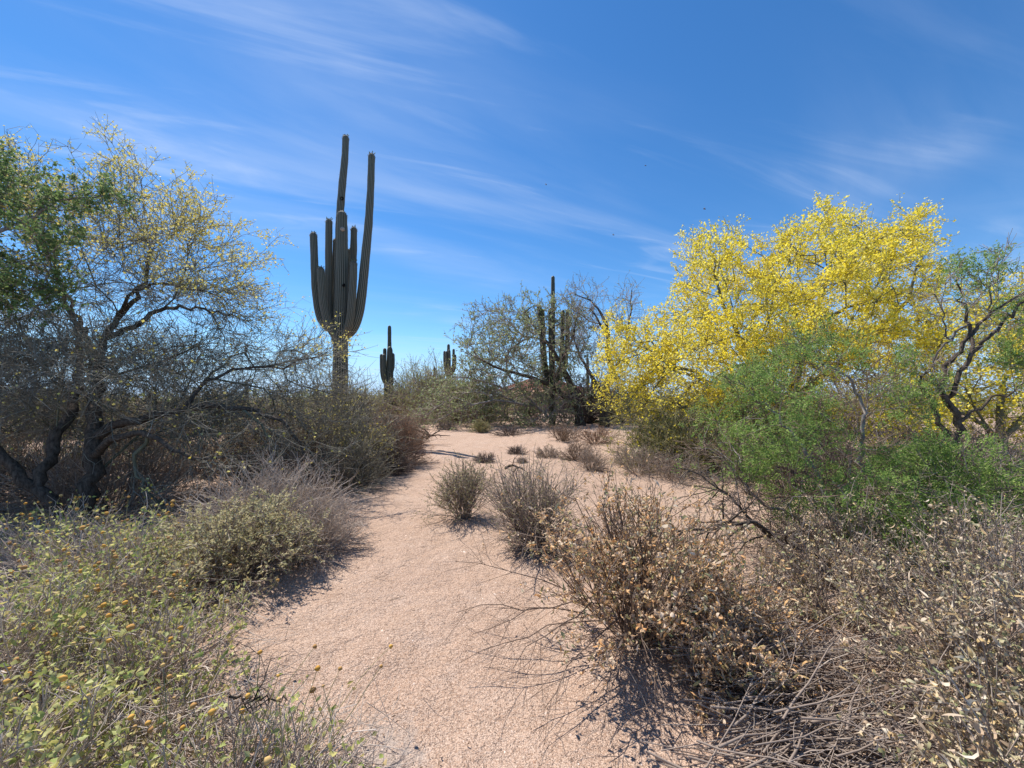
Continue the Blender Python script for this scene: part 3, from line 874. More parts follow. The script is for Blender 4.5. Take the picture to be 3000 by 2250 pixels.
tree('palo_verde_tree', 'large palo verde covered in bright yellow bloom right of the path', (2330, 1325), 11.0,
     [([(2330, 1325, 0), (2325, 1240, 0), (2320, 1150, 0), (2340, 1060, .1), (2380, 950, .2), (2420, 830, .3), (2440, 740, .3)], .20, .03),
      ([(2322, 1230, 0), (2250, 1130, -.4), (2180, 1020, -.6), (2120, 900, -.8), (2090, 800, -.9)], .12, .025),
      ([(2322, 1180, 0), (2430, 1080, .3), (2560, 1000, .5), (2660, 880, .7), (2700, 740, .9)], .11, .025),
      ([(2322, 1240, 0), (2180, 1160, .2), (2020, 1100, .3), (1900, 1060, .4)], .09, .02),
      ([(2380, 950, .2), (2480, 900, -.8), (2600, 880, -1.2)], .06, .02),
      ([(2320, 1170, 0), (2260, 1000, 1.2), (2240, 850, 1.8)], .07, .02)],
     [dict(poly=polyR, n=640, Y=11.2, half=3.2), dict(poly=polyR2, n=90, Y=10.9, half=1.1), dict(poly=polyR3, n=150, Y=10.2, half=1.4)],
     r_tip=.008, seg=.45, thick=.05, tw1=(2.3, .25, .75), tw2=(6, .15, .45), tw3=(0, 0, 0), r_tw=(.006, .004, .003), seed=5,
     foliage=blossoms(14, .047, 'blossom_yellow', densR), wig=.16, tipmax=.03, up=(0, 0, .06))
# --- second blooming palo verde at the right edge
polyS = [(2560, 1250), (2600, 1150), (2690, 1040), (2780, 930), (2880, 860), (3050, 830), (3250, 880), (3350, 1100), (3300, 1280), (3000, 1330), (2800, 1330), (2640, 1330)]
tree('palo_verde_tree', 'low palo verde with golden bloom behind the dark forked trunk at right', (2950, 1380), 8.2,
     [([(2950, 1380, 0), (2940, 1300, 0), (2930, 1200, 0), (2950, 1100, 0)], .10, .03),
      ([(2938, 1290, 0), (2840, 1220, -.3), (2730, 1180, -.3)], .06, .015),
      ([(2938, 1280, 0), (3050, 1180, .2), (3150, 1080, .3)], .06, .015)],
     [dict(poly=polyS, n=230, Y=8.4, half=1.8)],
     r_tip=.007, seg=.35, thick=.035, tw1=(3, .35, .8), tw2=(5, .2, .5), tw3=(0, 0, 0), r_tw=(.005, .0035, .0025), seed=6,
     foliage=blossoms(8, .045, 'blossom_yellow', lambda P: .3 + .8 * lumps(P, 1.9, .3)), wig=.16, tipmax=.03)

# --- green mesquite reaching in at the far left, rooted outside the frame
polyM = [(-500, 500), (-200, 420), (-20, 440), (60, 500), (110, 560), (250, 565), (330, 560), (260, 640), (200, 700), (150, 780), (210, 860), (150, 920), (60, 920), (-80, 900), (-300, 900), (-500, 800)]
def mesq(root, L, P1, P2, P3, sk):
    g = G(); S, T, _, _ = along(P2, 7, 0, 1)
    leaves(g, S, tilt(T, 30, 80), .046, .026); g.obj('foliage', M['leaf_mesquite'], root, kind='stuff')
tree('hackberry_tree', 'leafy dark green tree reaching in from the left edge', (-420, 1500), 4.9,
     [([(-420, 1500, 0), (-400, 1400, 0), (-380, 1150, 0), (-330, 950, 0), (-250, 800, 0)], .10, .03),
      ([(-330, 950, 0), (-180, 840, -.1), (-60, 720, -.1), (60, 650, 0), (150, 590, 0), (320, 572, 0)], .04, .005),
      ([(-300, 900, 0), (-120, 860, .1), (0, 840, .1), (120, 850, .1)], .035, .006)],
     [dict(poly=polyM, n=170, Y=4.95, half=.7)], r_tip=.004, seg=.2, thick=.03, bark='bark_grey', twig='twig_brown', tw1=(3, .15, .4), tw2=(4, .08, .2), tw3=(0, 0, 0),
     r_tw=(.003, .002, .0015), seed=8, foliage=mesq, tipmax=.015)

# --- feathery acacia thicket and the forked acacia tree on the right
def feathers(n, nl=8, ln=.05, mat='leaf_acacia', leaf=(.011, .0045), dens=None):
    "compound leaves: a fine rachis with pairs of tiny leaflets"
    def f(root, L, P1, P2, P3, sk):
        g = G(); gr = G()
        S, T, _, _ = along(P2, n, 0, 1)
        if dens is not None:
            k = rng.uniform(size=len(S)) < dens(S + L); S, T = S[k], T[k]
        D = tilt(T, 35, 80); P = grow(S, D, rng.uniform(.6, 1.2, len(S)) * ln, 3, .15, (0, 0, -.05))
        N = len(P)
        u = nrm(np.cross(nrm(P[:, -1] - P[:, 0]), rvec(N)))
        for j in range(nl):
            t = (j // 2 + .6) / (nl / 2); p = P[:, 0] * (1 - t) + P[:, 2] * t
            sgn = 1 if j % 2 else -1
            d = nrm(u * sgn + .5 * nrm(P[:, -1] - P[:, 0]) + .15 * rng.normal(size=p.shape))
            leaves(g, p, d, leaf[0] * (1.2 - .5 * t), leaf[1], fold=.1)
        g.obj('foliage', M[mat], root, kind='stuff')
    return f
polyA = [(2000, 1300), (2060, 1220), (2150, 1130), (2230, 1060), (2330, 1000), (2420, 990), (2500, 1030), (2640, 1080), (2700, 1180), (2710, 1330), (2700, 1450), (2620, 1590), (2450, 1640), (2330, 1600), (2200, 1500), (2090, 1400)]
polyA2 = [(2110, 1330), (2180, 1330), (2230, 1450), (2300, 1560), (2310, 1660), (2240, 1660), (2190, 1560), (2130, 1450)]
tree('acacia_shrub', 'wide feathery green acacia thicket in front of the yellow tree', (2470, 1600), 4.5,
     [([(2470, 1600, 0), (2440, 1500, 0), (2400, 1400, 0), (2330, 1280, 0), (2250, 1190, 0), (2160, 1110, .1)], .035, .006),
      ([(2465, 1570, 0), (2500, 1450, .2), (2530, 1300, .2), (2530, 1170, .2), (2480, 1100, .2), (2330, 1010, .2)], .035, .006),
      ([(2465, 1580, 0), (2350, 1530, -.3), (2230, 1470, -.4), (2130, 1360, -.5)], .028, .006),
      ([(2465, 1580, 0), (2600, 1480, .2), (2660, 1380, .3)], .025, .006),
      ([(2440, 1500, 0), (2390, 1480, .6), (2300, 1400, .9), (2200, 1300, 1.0)], .025, .006)],
     [dict(poly=polyA, n=190, Y=4.7, half=.9), dict(poly=polyA2, n=50, Y=4.1, half=.2), dict(poly=[(2280, 1440), (2480, 1420), (2720, 1450), (2760, 1590), (2560, 1625), (2330, 1600)], n=70, Y=3.8, half=.35)],
     r_tip=.0028, seg=.16, thick=.02, bark='bark_grey', twig='twig_brown', trunk_mat='bark_grey', tw1=(1.8, .15, .4), tw2=(4, .08, .22), tw3=(0, 0, 0), r_tw=(.0036, .0026, .0018),
     seed=9, foliage=feathers(4, 8, .13, leaf=(.034, .012), dens=lambda P: np.clip(4.2 * lumps(P, 5.5, .4) * lumps(P, 2.3, 1.7) - .75, .02, 1)), tipmax=.012, cat='shrub')
polyB = [(2740, 880), (2780, 800), (2850, 820), (2880, 745), (2960, 750), (3020, 820), (3080, 900), (3060, 1100), (2960, 1130), (2890, 1000), (2800, 940)]
polyB2 = [(2560, 1400), (2700, 1330), (2860, 1330), (3000, 1330), (3080, 1450), (3000, 1540), (2850, 1560), (2700, 1540), (2580, 1500)]
polyB3 = [(2620, 1080), (2740, 1020), (2800, 1080), (2760, 1180), (2640, 1200)]
tree('acacia_tree', 'sparse acacia with dark forked trunk and feathery tips at right edge', (2700, 1570), 4.55,
     [([(2700, 1570, 0), (2715, 1450, 0), (2745, 1360, 0), (2786, 1296, 0), (2815, 1232, 0), (2770, 1167, 0), (2754, 1132, 0), (2782, 1065, 0), (2821, 1026, 0), (2838, 963, 0), (2817, 885, 0), (2800, 820, 0)], .062, .008),
      ([(2770, 1167, 0), (2805, 1110, -.05), (2848, 1038, -.1), (2942, 936, -.1), (3010, 880, -.1), (3080, 800, -.1)], .026, .008),
      ([(2848, 1030, -.1), (2840, 959, 0), (2903, 920, -.05), (3000, 857, -.1), (3100, 800, -.1)], .020, .006),
      ([(2840, 959, 0), (2790, 985, 0), (2746, 1014, 0), (2735, 1080, 0), (2730, 1100, 0)], .014, .008),
      ([(2910, 920, -.05), (2890, 870, 0), (2905, 800, 0), (2925, 745, 0)], .012, .004),
      ([(2790, 1000, 0), (2760, 930, 0), (2735, 860, 0)], .011, .004),
      ([(2786, 1292, 0), (2760, 1240, .1), (2715, 1155, .15), (2700, 1100, .2)], .03, .012),
      ([(2700, 1545, 0), (2780, 1500, -.2), (2900, 1470, -.3), (3020, 1420, -.3)], .03, .006),
      ([(2815, 1232, 0), (2880, 1180, .1), (2960, 1150, .1), (3050, 1100, .1)], .018, .005)],
     [dict(poly=polyB, n=46, Y=4.55, half=.4), dict(poly=polyB2, n=170, Y=4.4, half=.7), dict(poly=polyB3, n=22, Y=4.6, half=.3)],
     r_tip=.003, seg=.16, thick=.016, bark='bark_brown', twig='twig_grey', trunk_mat='bark_black', tw1=(1.8, .12, .35), tw2=(4, .07, .2), tw3=(0, 0, 0), r_tw=(.0038, .0026, .0018),
     seed=10, foliage=feathers(5, 8, .11, leaf=(.032, .012), dens=lambda P: np.clip(3.0 * lumps(P, 5.5, 1.4) * lumps(P, 2.3, .7) - .2, .02, 1)), tipmax=.010)

# --- centre thicket: leaning ironwood and the bare tree
def smallleaves(n, ln, wd, mat, dens=None):
    def f(root, L, P1, P2, P3, sk):
        g = G(); S, T, _, _ = along(P2, n, 0, 1)
        if dens is not None:
            k = rng.uniform(size=len(S)) < dens(S + L); S, T = S[k], T[k]
        leaves(g, S, tilt(T, 20, 80), ln, wd); g.obj('foliage', M[mat], root, kind='stuff')
    return f
polyC = [(1365, 1010), (1375, 920), (1440, 895), (1500, 910), (1560, 890), (1600, 900), (1660, 890), (1690, 900), (1720, 960), (1700, 1080), (1640, 1150), (1500, 1180), (1420, 1160), (1380, 1100)]
polyC2 = [(1210, 1225), (1260, 1180), (1340, 1140), (1420, 1130), (1560, 1150), (1700, 1150), (1700, 1240), (1560, 1250), (1420, 1235), (1300, 1240)]
tree('ironwood_tree', 'grey-green ironwood leaning left over the sand at path end', (1700, 1238), 22.0,
     [([(1700, 1238, 0), (1690, 1180, 0), (1670, 1120, -.2), (1640, 1060, -.4), (1600, 1000, -.6), (1560, 950, -.7)], .28, .05),
      ([(1695, 1200, 0), (1620, 1130, -.8), (1540, 1100, -1.2), (1460, 1080, -1.4), (1400, 1050, -1.4)], .16, .04),
      ([(1620, 1235, -.5), (1560, 1180, -1), (1480, 1090, -1.2), (1490, 1020, -1.2), (1530, 1000, -1.2)], .09, .03),
      ([(1640, 1060, -.4), (1680, 990, 0), (1690, 930, 0)], .10, .03),
      ([(1560, 1190, -1), (1440, 1170, -1.8), (1340, 1200, -2.2), (1270, 1240, -2.4)], .08, .02),
      ([(1500, 1150, -1), (1400, 1110, -1.8), (1330, 1100, -2.2), (1290, 1120, -2.4)], .06, .02)],
     [dict(poly=polyC, n=270, Y=22.2, half=3.2), dict(poly=polyC2, n=120, Y=21.0, half=2.0)],
     r_tip=.014, seg=.7, thick=.09, bark='bark_grey', twig='twig_grey', trunk_mat='bark_black', tw1=(2.2, .5, 1.3), tw2=(5, .3, .7), tw3=(0, 0, 0), r_tw=(.014, .010, .007), seed=12,
     foliage=smallleaves(6, .13, .06, 'leaf_ironwood', lambda P: .35 + .65 * lumps(P, .9, 1.0)), tipmax=.05, wig=.2)
polyD = [(1640, 900), (1690, 830), (1740, 850), (1800, 870), (1850, 820), (1865, 900), (1850, 960), (1800, 1000), (1840, 1080), (1790, 1130), (1700, 1080), (1650, 980)]
tree('ironwood_tree', 'nearly bare grey tree with black trunk between ironwood and yellow bloom', (1770, 1238), 21.0,
     [([(1770, 1238, 0), (1765, 1180, 0), (1775, 1120, 0), (1800, 1090, 0), (1775, 1030, 0), (1785, 980, 0), (1765, 920, 0), (1730, 880, 0)], .26, .04),
      ([(1765, 1170, 0), (1740, 1110, .3), (1700, 1050, .5), (1680, 980, .6)], .14, .03),
      ([(1785, 1000, 0), (1760, 950, -.3), (1735, 910, -.4)], .10, .03),
      ([(1800, 1090, 0), (1830, 1020, .2), (1845, 930, .3), (1850, 850, .3)], .09, .02)],
     [dict(poly=polyD, n=130, Y=21.0, half=1.8)],
     r_tip=.014, seg=.6, thick=.08, bark='bark_grey', twig='twig_grey', trunk_mat='bark_black', tw1=(2, .4, 1.0), tw2=(4, .25, .6), tw3=(0, 0, 0), r_tw=(.010, .007, .005), seed=13,
     foliage=smallleaves(2, .08, .04, 'leaf_ironwood', lambda P: .45 + 0 * P[:, 0]), tipmax=.05, wig=.22)

# ------------------------------------------------------------------ shrubs (each built round its own base)
def shrub_geo(seed, h, w, n1, n2, n3, r=(.004, .0025, .0015), spread=(5, 60), trop=(0, 0, .05), wig=.12, K=7, base_r=.08, l2=(.25, .5), l3=(.1, .25), a2=(15, 45), a3=(20, 60), t2=.25, squash=1.0, K2=3):
    reseed(seed); n3 = max(1, n3 - 1); r = tuple(q * 1.45 for q in r)
    az = rng.uniform(0, 2 * math.pi, n1); sp = np.radians(rng.uniform(spread[0], spread[1], n1))
    D = np.stack([np.cos(az) * np.sin(sp), np.sin(az) * np.sin(sp), np.cos(sp) * squash], 1)
    S = np.stack([np.cos(az) * base_r * rng.uniform(0, 1, n1), np.sin(az) * base_r * rng.uniform(0, 1, n1), np.full(n1, -.02)], 1)
    ln = 1 / np.sqrt((np.sin(sp) / (w / 2)) ** 2 + (np.cos(sp) / h) ** 2) * rng.uniform(.65, 1.08, n1)
    P1 = grow(S, D, ln, K, wig, trop); P1[..., 2] = np.maximum(P1[..., 2], .008)
    P1[:, 0, 2] = -.02
    S, T, _, t = along(P1, n2, t2, 1)
    P2 = grow(S, tilt(T, *a2), rng.uniform(*l2, len(S)) * h * (1.25 - .5 * t), K2, wig * 1.3, trop); P2[..., 2] = np.maximum(P2[..., 2], .006)
    P3 = None
    if n3:
        S, T, _, t = along(P2, n3, .1, 1)
        P3 = grow(S, tilt(T, *a3), rng.uniform(*l3, len(S)) * h, 2, wig * 1.3); P3[..., 2] = np.maximum(P3[..., 2], .006)
    g = G()
    strands(g, P1, taper(len(P1), K, r[0], r[1]), 3)
    strands(g, P2, taper(len(P2), K2, r[1], r[2]), 3)
    if P3 is not None: strands(g, P3, taper(len(P3), 2, r[2], r[2] * .6), 3)
    return g, P1, P2, P3
def put(name, label, cat, x, y, group=None, rz=0):
    return thing(name, label, cat, (x, y, float(hgt(x, y))), group, rz)
def gpt(px, py):
    d = ray(px, py); t = -CAMZ / d[2]
    return d[0] * t, d[1] * t

# leaf variants shared by the leaves that are parts of their own
def leaf_variants(kind, mat, ln, wd, n=6, seed=1):
    reseed(seed); out = []
    for i in range(n):
        g = G(); S = np.zeros((1, 3)); D = np.array([[0, 0, 1.]])
        if kind == 'curl': curls(g, S, D, ln, wd, k=5, curl=4.2)
        else:
            # broad pointed leaf, slightly cupped, twisted
            k = 4; c = rng.uniform(.4, 2.2); z = 0.; y = 0.
            V = []; prof = [.12, 1.0, .8, .35, .0]
            for j in range(k + 1):
                a = c * j / k
                V += [(-wd / 2 * prof[j], y + .18 * wd * prof[j], z), (0, y, z), (wd / 2 * prof[j], y + .18 * wd * prof[j], z)]
                y += math.sin(a) * ln / k; z += math.cos(a) * ln / k
            q = []
            for j in range(k):
                b = 3 * j; q += [[b, b + 1, b + 4, b + 3], [b + 1, b + 2, b + 5, b + 4]]
            g.add(np.array(V), q=q)
        out.append(g.mesh('leaf', mat))
    return out
LV_B = leaf_variants('flat', M['leaf_brittle'], .033, .020, n=10, seed=31)
LV_C = leaf_variants('curl', M['leaf_dry'], .058, .012, n=8, seed=32)
LV_K = leaf_variants('curl', M['leaf_curled'], .055, .013, n=8, seed=33)
def place_parts(name, meshes, parent, S, D, scale=(.7, 1.25)):
    for i in range(len(S)):
        o = bpy.data.objects.new(name, meshes[int(rng.integers(len(meshes)))])
        d = Vector(D[i]); q = d.to_track_quat('Z', 'Y').to_matrix().to_4x4()
        s = float(rng.uniform(*scale))
        col.objects.link(o); o.parent = parent
        o.matrix_local = Matrix.Translation(Vector(S[i])) @ q @ Matrix.Rotation(float(rng.uniform(0, 6.28)), 4, 'Z') @ Matrix.Scale(s, 4)

def head_mesh(seed, r=.009):
    "daisy seed head: a bumpy button of florets over a few bracts"
    reseed(seed); g = G()
    n = 7; V = [(0, 0, r * .9)]
    for k, (zz, rr) in enumerate(((.75, .55), (.25, 1.0), (-.3, .85), (-.6, .3))):
        for i in range(n):
            a = 2 * math.pi * (i + .5 * (k % 2)) / n; q = 1 + rng.normal() * .13
            V.append((r * rr * math.cos(a) * q, r * rr * math.sin(a) * q, r * zz * (1 + rng.normal() * .1)))
    T = [[0, 1 + i, 1 + (i + 1) % n] for i in range(n)]
    for k in range(3):
        b, c = 1 + k * n, 1 + (k + 1) * n
        for i in range(n): T += [[b + i, c + i, b + (i + 1) % n], [b + (i + 1) % n, c + i, c + (i + 1) % n]]
    g.add(np.array(V), t=T)
    return g.mesh('flower_head', M['seed_head'])
HEADS = [head_mesh(40 + i, r) for i, r in enumerate((.010, .012, .014, .0115))]

# --- brittlebushes at bottom left (green heart-shaped leaves, seed heads on stalks)
BG = 'brittlebushes with dry seed heads left of the path'
def brittlebush(label, x, y, h, w, seed, nl=900, nparts=60, stalks=30, stems=110, green=1.0, lean=(0, 0, .05)):
    root = put('brittlebush', label, 'shrub', x, y, BG)
    g, P1, P2, P3 = shrub_geo(seed, h, w, stems, 5, 2, r=(.0032, .002, .0011), spread=(5, 78), K=6, base_r=.14, l2=(.2, .45), l3=(.08, .2), trop=lean, wig=.17)
    # old straw low in the bush
    S = np.stack([rng.uniform(-w / 2, w / 2, 380), rng.uniform(-w / 2, w / 2, 380), rng.uniform(.01, h * .6, 380)], 1)
    D = rvec(380) * [1, 1, .35]
    P = grow(S, D, rng.uniform(.08, .28, 380), 3, .2); P[..., 2] = np.maximum(P[..., 2], .006)
    strands(g, P, taper(380, 3, .0020, .001), 3)
    g.obj('stems', M['twig_pale'], root, kind='stuff')
    src = np.concatenate([P2[:, 1:].reshape(-1, 3), P3.reshape(-1, 3)])
    src = src[src[:, 2] > h * .22]
    # leaves sit towards the outside of the dome
    rad = np.hypot(src[:, 0] / (w / 2), src[:, 1] / (w / 2)); wt = np.clip(rad + src[:, 2] / h, .1, 2) ** 2
    pick = rng.choice(len(src), size=int(nl * green * 1.3), replace=True, p=wt / wt.sum())
    S = src[pick] + rng.normal(size=(len(pick), 3)) * .012
    D = nrm(np.stack([S[:, 0], S[:, 1], np.abs(S[:, 2]) * .6], 1) / w + rng.normal(size=S.shape) * .7)
    # those nearest to the camera are leaves of their own
    c = np.array([-x, -y, CAMZ]); o = np.argsort(np.linalg.norm(S - c, axis=1))
    a, b = o[:nparts], o[nparts:]
    place_parts('leaf', LV_B, root, S[a], D[a], (.45, 1.2))
    gl = G(); leaves(gl, S[b], D[b], .029, .018); gl.obj('foliage', M['leaf_brittle'], root, kind='stuff')
    # flower stalks
    k = rng.choice(len(P1), size=stalks, replace=stalks > len(P1))
    S = P1[k, -1] * rng.uniform(.75, 1, (stalks, 1))
    Q = grow(S, nrm(np.stack([S[:, 0] * .5, S[:, 1] * .5, np.full(stalks, .45)], 1) + rng.normal(size=(stalks, 3)) * .15), rng.uniform(.16, .34, stalks), 5, .07)
    gs = G(); strands(gs, Q, taper(stalks, 5, .0021, .0013), 3); gs.obj('stalks', M['leaf_olive'], root, kind='stuff')
    place_parts('flower_head', HEADS, root, Q[:, -1], nrm(Q[:, -1] - Q[:, -2]), (.55, 1.1))
    return root
brittlebush('leafy brittlebush filling the bottom left corner', -1.75, 1.32, .46, 1.05, 101, 1500, 260, 34)
brittlebush('strawy brittlebush at the bottom edge with few leaves', -1.0, 1.42, .36, .95, 102, 650, 160, 22, green=.8)
brittlebush('green brittlebush against the left edge below middle', -2.55, 1.95, .52, 1.1, 103, 1300, 120, 36)
brittlebush('brittlebush with yellowing leaves inward of the left edge one', -1.9, 2.1, .38, .95, 104, 1100, 130, 32)
brittlebush('thin brittlebush whose leaves fade out onto the sandy bank', -1.5, 1.72, .26, .7, 105, 420, 60, 14, stems=70)
brittlebush('brittlebush topped by the tallest row of seed heads below the black trunk', -2.95, 2.85, .62, 1.15, 106, 1100, 60, 44)
brittlebush('brittlebush nearest the olive mound, its stalks in front of it', -2.55, 2.55, .50, .85, 107, 900, 50, 34)
brittlebush('brittlebush at the left edge under the double trunk', -4.0, 3.5, .6, 1.2, 108, 700, 20, 40, green=.8)
brittlebush('dry brittlebush in the shade right of the black trunk', -3.05, 3.75, .45, 1.0, 109, 400, 10, 36, green=.6)
brittlebush('small green brittlebush sprig leaning on the path edge at bottom', -.80, 1.50, .30, .42, 110, 160, 90, 12, stems=30)

# --- olive mound and grey twig mounds left of the path
def mound(name, label, x, y, h, w, seed, n=(120, 7, 3), twig='twig_grey', leaf=None, nleaf=4, lsz=(.02, .008), cat='shrub', group=None, r=(.0035, .002, .0013), spread=(10, 85), curled=False, wig=.16, flower=None, l2=(.3, .55), l3=(.12, .28), dens=None, trop=(0, 0, .03)):
    root = put(name, label, cat, x, y, group)
    g, P1, P2, P3 = shrub_geo(seed, h, w, *n, r=r, spread=spread, K=6, base_r=w * .12, l2=l2, l3=l3, wig=wig, trop=trop)
    g.obj('stems', M[twig], root, kind='stuff')
    if leaf:
        src = P3 if P3 is not None else P2
        S, T, _, _ = along(src, nleaf, .1, 1)
        if dens is not None:
            k = rng.uniform(size=len(S)) < dens(S); S, T = S[k], T[k]
        gl = G(); (curls if curled else leaves)(gl, S, tilt(T, 20, 80), *lsz); gl.obj('foliage', M[leaf], root, kind='stuff')
    if flower:
        S, T, _, _ = along(P2, flower[0], .4, 1); S = S[rng.uniform(size=len(S)) < flower[1]]
        gl = G(); petals(gl, S, flower[2]); gl.obj('blossom', M[flower[3]], root, kind='stuff')
    return root
mound('bursage_shrub', 'low olive leafy mound overhanging the left path bank', -2.32, 3.35, .56, 1.35, 120, (130, 6, 3), 'twig_grey', 'leaf_straw', 8, (.030, .013))
mound('twig_shrub', 'grey dry twig shrub behind the olive mound', -2.60, 4.25, .78, 1.65, 121, (150, 8, 3), 'twig_pale', 'leaf_tan', 2, (.016, .007))
mound('twig_shrub', 'grey twig shrub spilling onto the path edge at left', -2.0, 3.95, .52, .95, 122, (110, 7, 3), 'twig_pale', 'leaf_tan', 2, (.014, .006))
mound('twig_shrub', 'pale brown twig shrub under the low black limbs', -3.6, 5.9, .75, 1.8, 123, (150, 7, 3), 'twig_brown', 'leaf_tan', 2, (.016, .008))
# tangle of young palo verde before the huge saguaro
mound('palo_verde_shrub', 'tangled green palo verde bush with scattered yellow bloom before the huge saguaro', -3.5, 8.0, 1.5, 2.1, 124, (75, 7, 4), 'twig_greenish', 'leaf_verde', 1, (.024, .011), r=(.009, .005, .003), flower=(5, .5, .036, 'blossom_pale'), wig=.2)
mound('palo_verde_shrub', 'sparse wispy palo verde shoots with pale bloom climbing before the saguaro base', -4.1, 9.3, 2.35, 2.5, 125, (45, 6, 3), 'twig_greenish', None, 0, r=(.009, .005, .003), spread=(3, 45), flower=(5, .5, .036, 'blossom_pale'), wig=.16)
mound('twig_shrub', 'rust brown shrub on the right of the palo verde tangle', -3.0, 9.8, 1.35, 1.4, 126, (90, 8, 4), 'twig_brown', 'leaf_rust', 5, (.026, .012), r=(.006, .003, .002))
mound('twig_shrub', 'dark twiggy shrub sitting at the left path bend', -2.75, 8.6, .75, 1.0, 127, (100, 7, 3), 'twig_dark', 'leaf_rust', 1, (.018, .008), r=(.005, .003, .002))
mound('twig_shrub', 'low dark green shrub in front of the palo verde tangle', -2.95, 7.0, .95, 1.4, 128, (70, 7, 3), 'twig_greenish', 'leaf_straw', 1, (.018, .008), r=(.005, .003, .0018))

mound('palo_verde_shrub', 'olive skirt of palo verde sprouts at left foot of the yellow tree', 3.9, 9.4, 1.25, 2.6, 180, (130, 8, 4), 'twig_verde', 'leaf_verde', 1, (.026, .012), r=(.008, .005, .003), spread=(15, 85), flower=(3, .25, .04, 'blossom_yellow'), wig=.2)
mound('palo_verde_shrub', 'olive and yellow palo verde sprouts under the yellow tree', 6.2, 9.6, 1.5, 3.0, 181, (120, 8, 4), 'twig_verde', 'leaf_verde', 1, (.026, .012), r=(.008, .005, .003), spread=(10, 85), flower=(4, .4, .045, 'blossom_yellow'), wig=.2)
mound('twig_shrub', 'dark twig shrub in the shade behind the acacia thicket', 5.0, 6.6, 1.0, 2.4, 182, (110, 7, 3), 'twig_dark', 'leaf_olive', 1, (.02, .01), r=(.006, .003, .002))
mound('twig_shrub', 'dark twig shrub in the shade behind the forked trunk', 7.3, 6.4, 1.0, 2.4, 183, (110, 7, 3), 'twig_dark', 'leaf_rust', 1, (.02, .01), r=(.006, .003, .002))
# --- shrubs right of the path
x, y = gpt(1360, 1530)
mound('bursage_shrub', 'small upright olive shrub standing alone on the sand', x, y, .66, .72, 130, (60, 7, 3), 'twig_grey', 'leaf_olive', 6, (.022, .008), spread=(3, 50), r=(.004, .0024, .0014), curled=True)
x, y = gpt(1560, 1600)
mound('bursage_shrub', 'spiky upright shrub with bare tips beside the lone olive shrub', x, y, .85, .95, 131, (75, 6, 3), 'twig_grey', 'leaf_olive', 3, (.022, .008), spread=(3, 52), r=(.0045, .0026, .0014), wig=.08, l2=(.3, .6))
mound('twig_shrub', 'low grey fallen skirt of dead twigs on the sand', x + .12, y - .12, .30, .85, 132, (110, 6, 2), 'twig_grey', spread=(45, 88), r=(.003, .002, .0012))

# --- large dry shrub with curled rusty leaves, bare branches sweeping left
def dry_shrub():
    x, y = .84, 2.70
    root = put('dry_shrub', 'large dry shrub with curled rusty leaves right of the path', 'shrub', x, y)
    g, P1, P2, P3 = shrub_geo(140, .98, 1.7, 90, 5, 3, r=(.0034, .0021, .0012), spread=(3, 62), K=7, base_r=.12, wig=.1, l2=(.25, .5), l3=(.08, .22))
    g.obj('stems', M['twig_brown'], root, kind='stuff')
    src = np.concatenate([P2.reshape(-1, 3), P3.reshape(-1, 3)]); src = src[src[:, 2] > .10]
    k = rng.choice(len(src), size=9500); S = src[k] + rng.normal(size=(9500, 3)) * .012
    S = S[(lumps(S, 7, 1.0) > .22) | (S[:, 2] < .4)]
    D = nrm(rng.normal(size=S.shape) + [0, 0, -.25])
    o = np.argsort(np.linalg.norm(S - np.array([-x, -y, CAMZ]), axis=1))
    place_parts('leaf', LV_K, root, S[o[:220]], D[o[:220]])
    gl = G(); curls(gl, S[o[220:]], D[o[220:]], .050, .0115, k=4, curl=5); gl.obj('foliage', M['leaf_curled'], root, kind='stuff')
    # long bare branches over the sand
    reseed(141)
    for k, (ex, ey, ez) in enumerate(((-1.2, -.05, .22), (-1.25, .25, .42), (-1.15, -.38, .10), (-.70, -.72, .10), (-.95, .2, .6), (-.42, -.85, .06), (-1.1, -.2, .14), (-.85, -.6, .22), (-.15, -.8, .05))):
        a = np.array([-.05, -.05, .12 + .03 * k]); e = np.array([ex, ey, ez])
        m_ = (a + e) / 2 + [0, 0, .14]
        t = np.linspace(0, 1, 9)[:, None]
        P = (1 - t) ** 2 * a + 2 * t * (1 - t) * m_ + t ** 2 * e + rng.normal(size=(9, 3)) * .012
        gb = G(); strands(gb, P[None], taper(1, 9, .0055, .0018), 5)
        S, T, _, _ = along(P[None], 12, .25, .95)
        Q = grow(S, tilt(T, 20, 55), rng.uniform(.12, .4, len(S)), 5, .1, (0, 0, -.03)); Q[..., 2] = np.maximum(Q[..., 2], .01)
        strands(gb, Q, taper(len(Q), 5, .0018, .0009), 3)
        gb.obj('branch', M['twig_brown'], root)
dry_shrub()

mound('dry_shrub', 'low rusty leafed skirt at the shaded foot of the large dry shrub', 1.22, 2.32, .36, .75, 142, (60, 6, 2), 'twig_grey', 'leaf_curled', 6, (.045, .011), r=(.0026, .0018, .0012), curled=True)
mound('dry_shrub', 'second low rusty clump behind the fallen stems', 1.6, 2.75, .42, .7, 143, (60, 6, 2), 'twig_grey', 'leaf_curled', 6, (.045, .011), r=(.0026, .0018, .0012), curled=True)
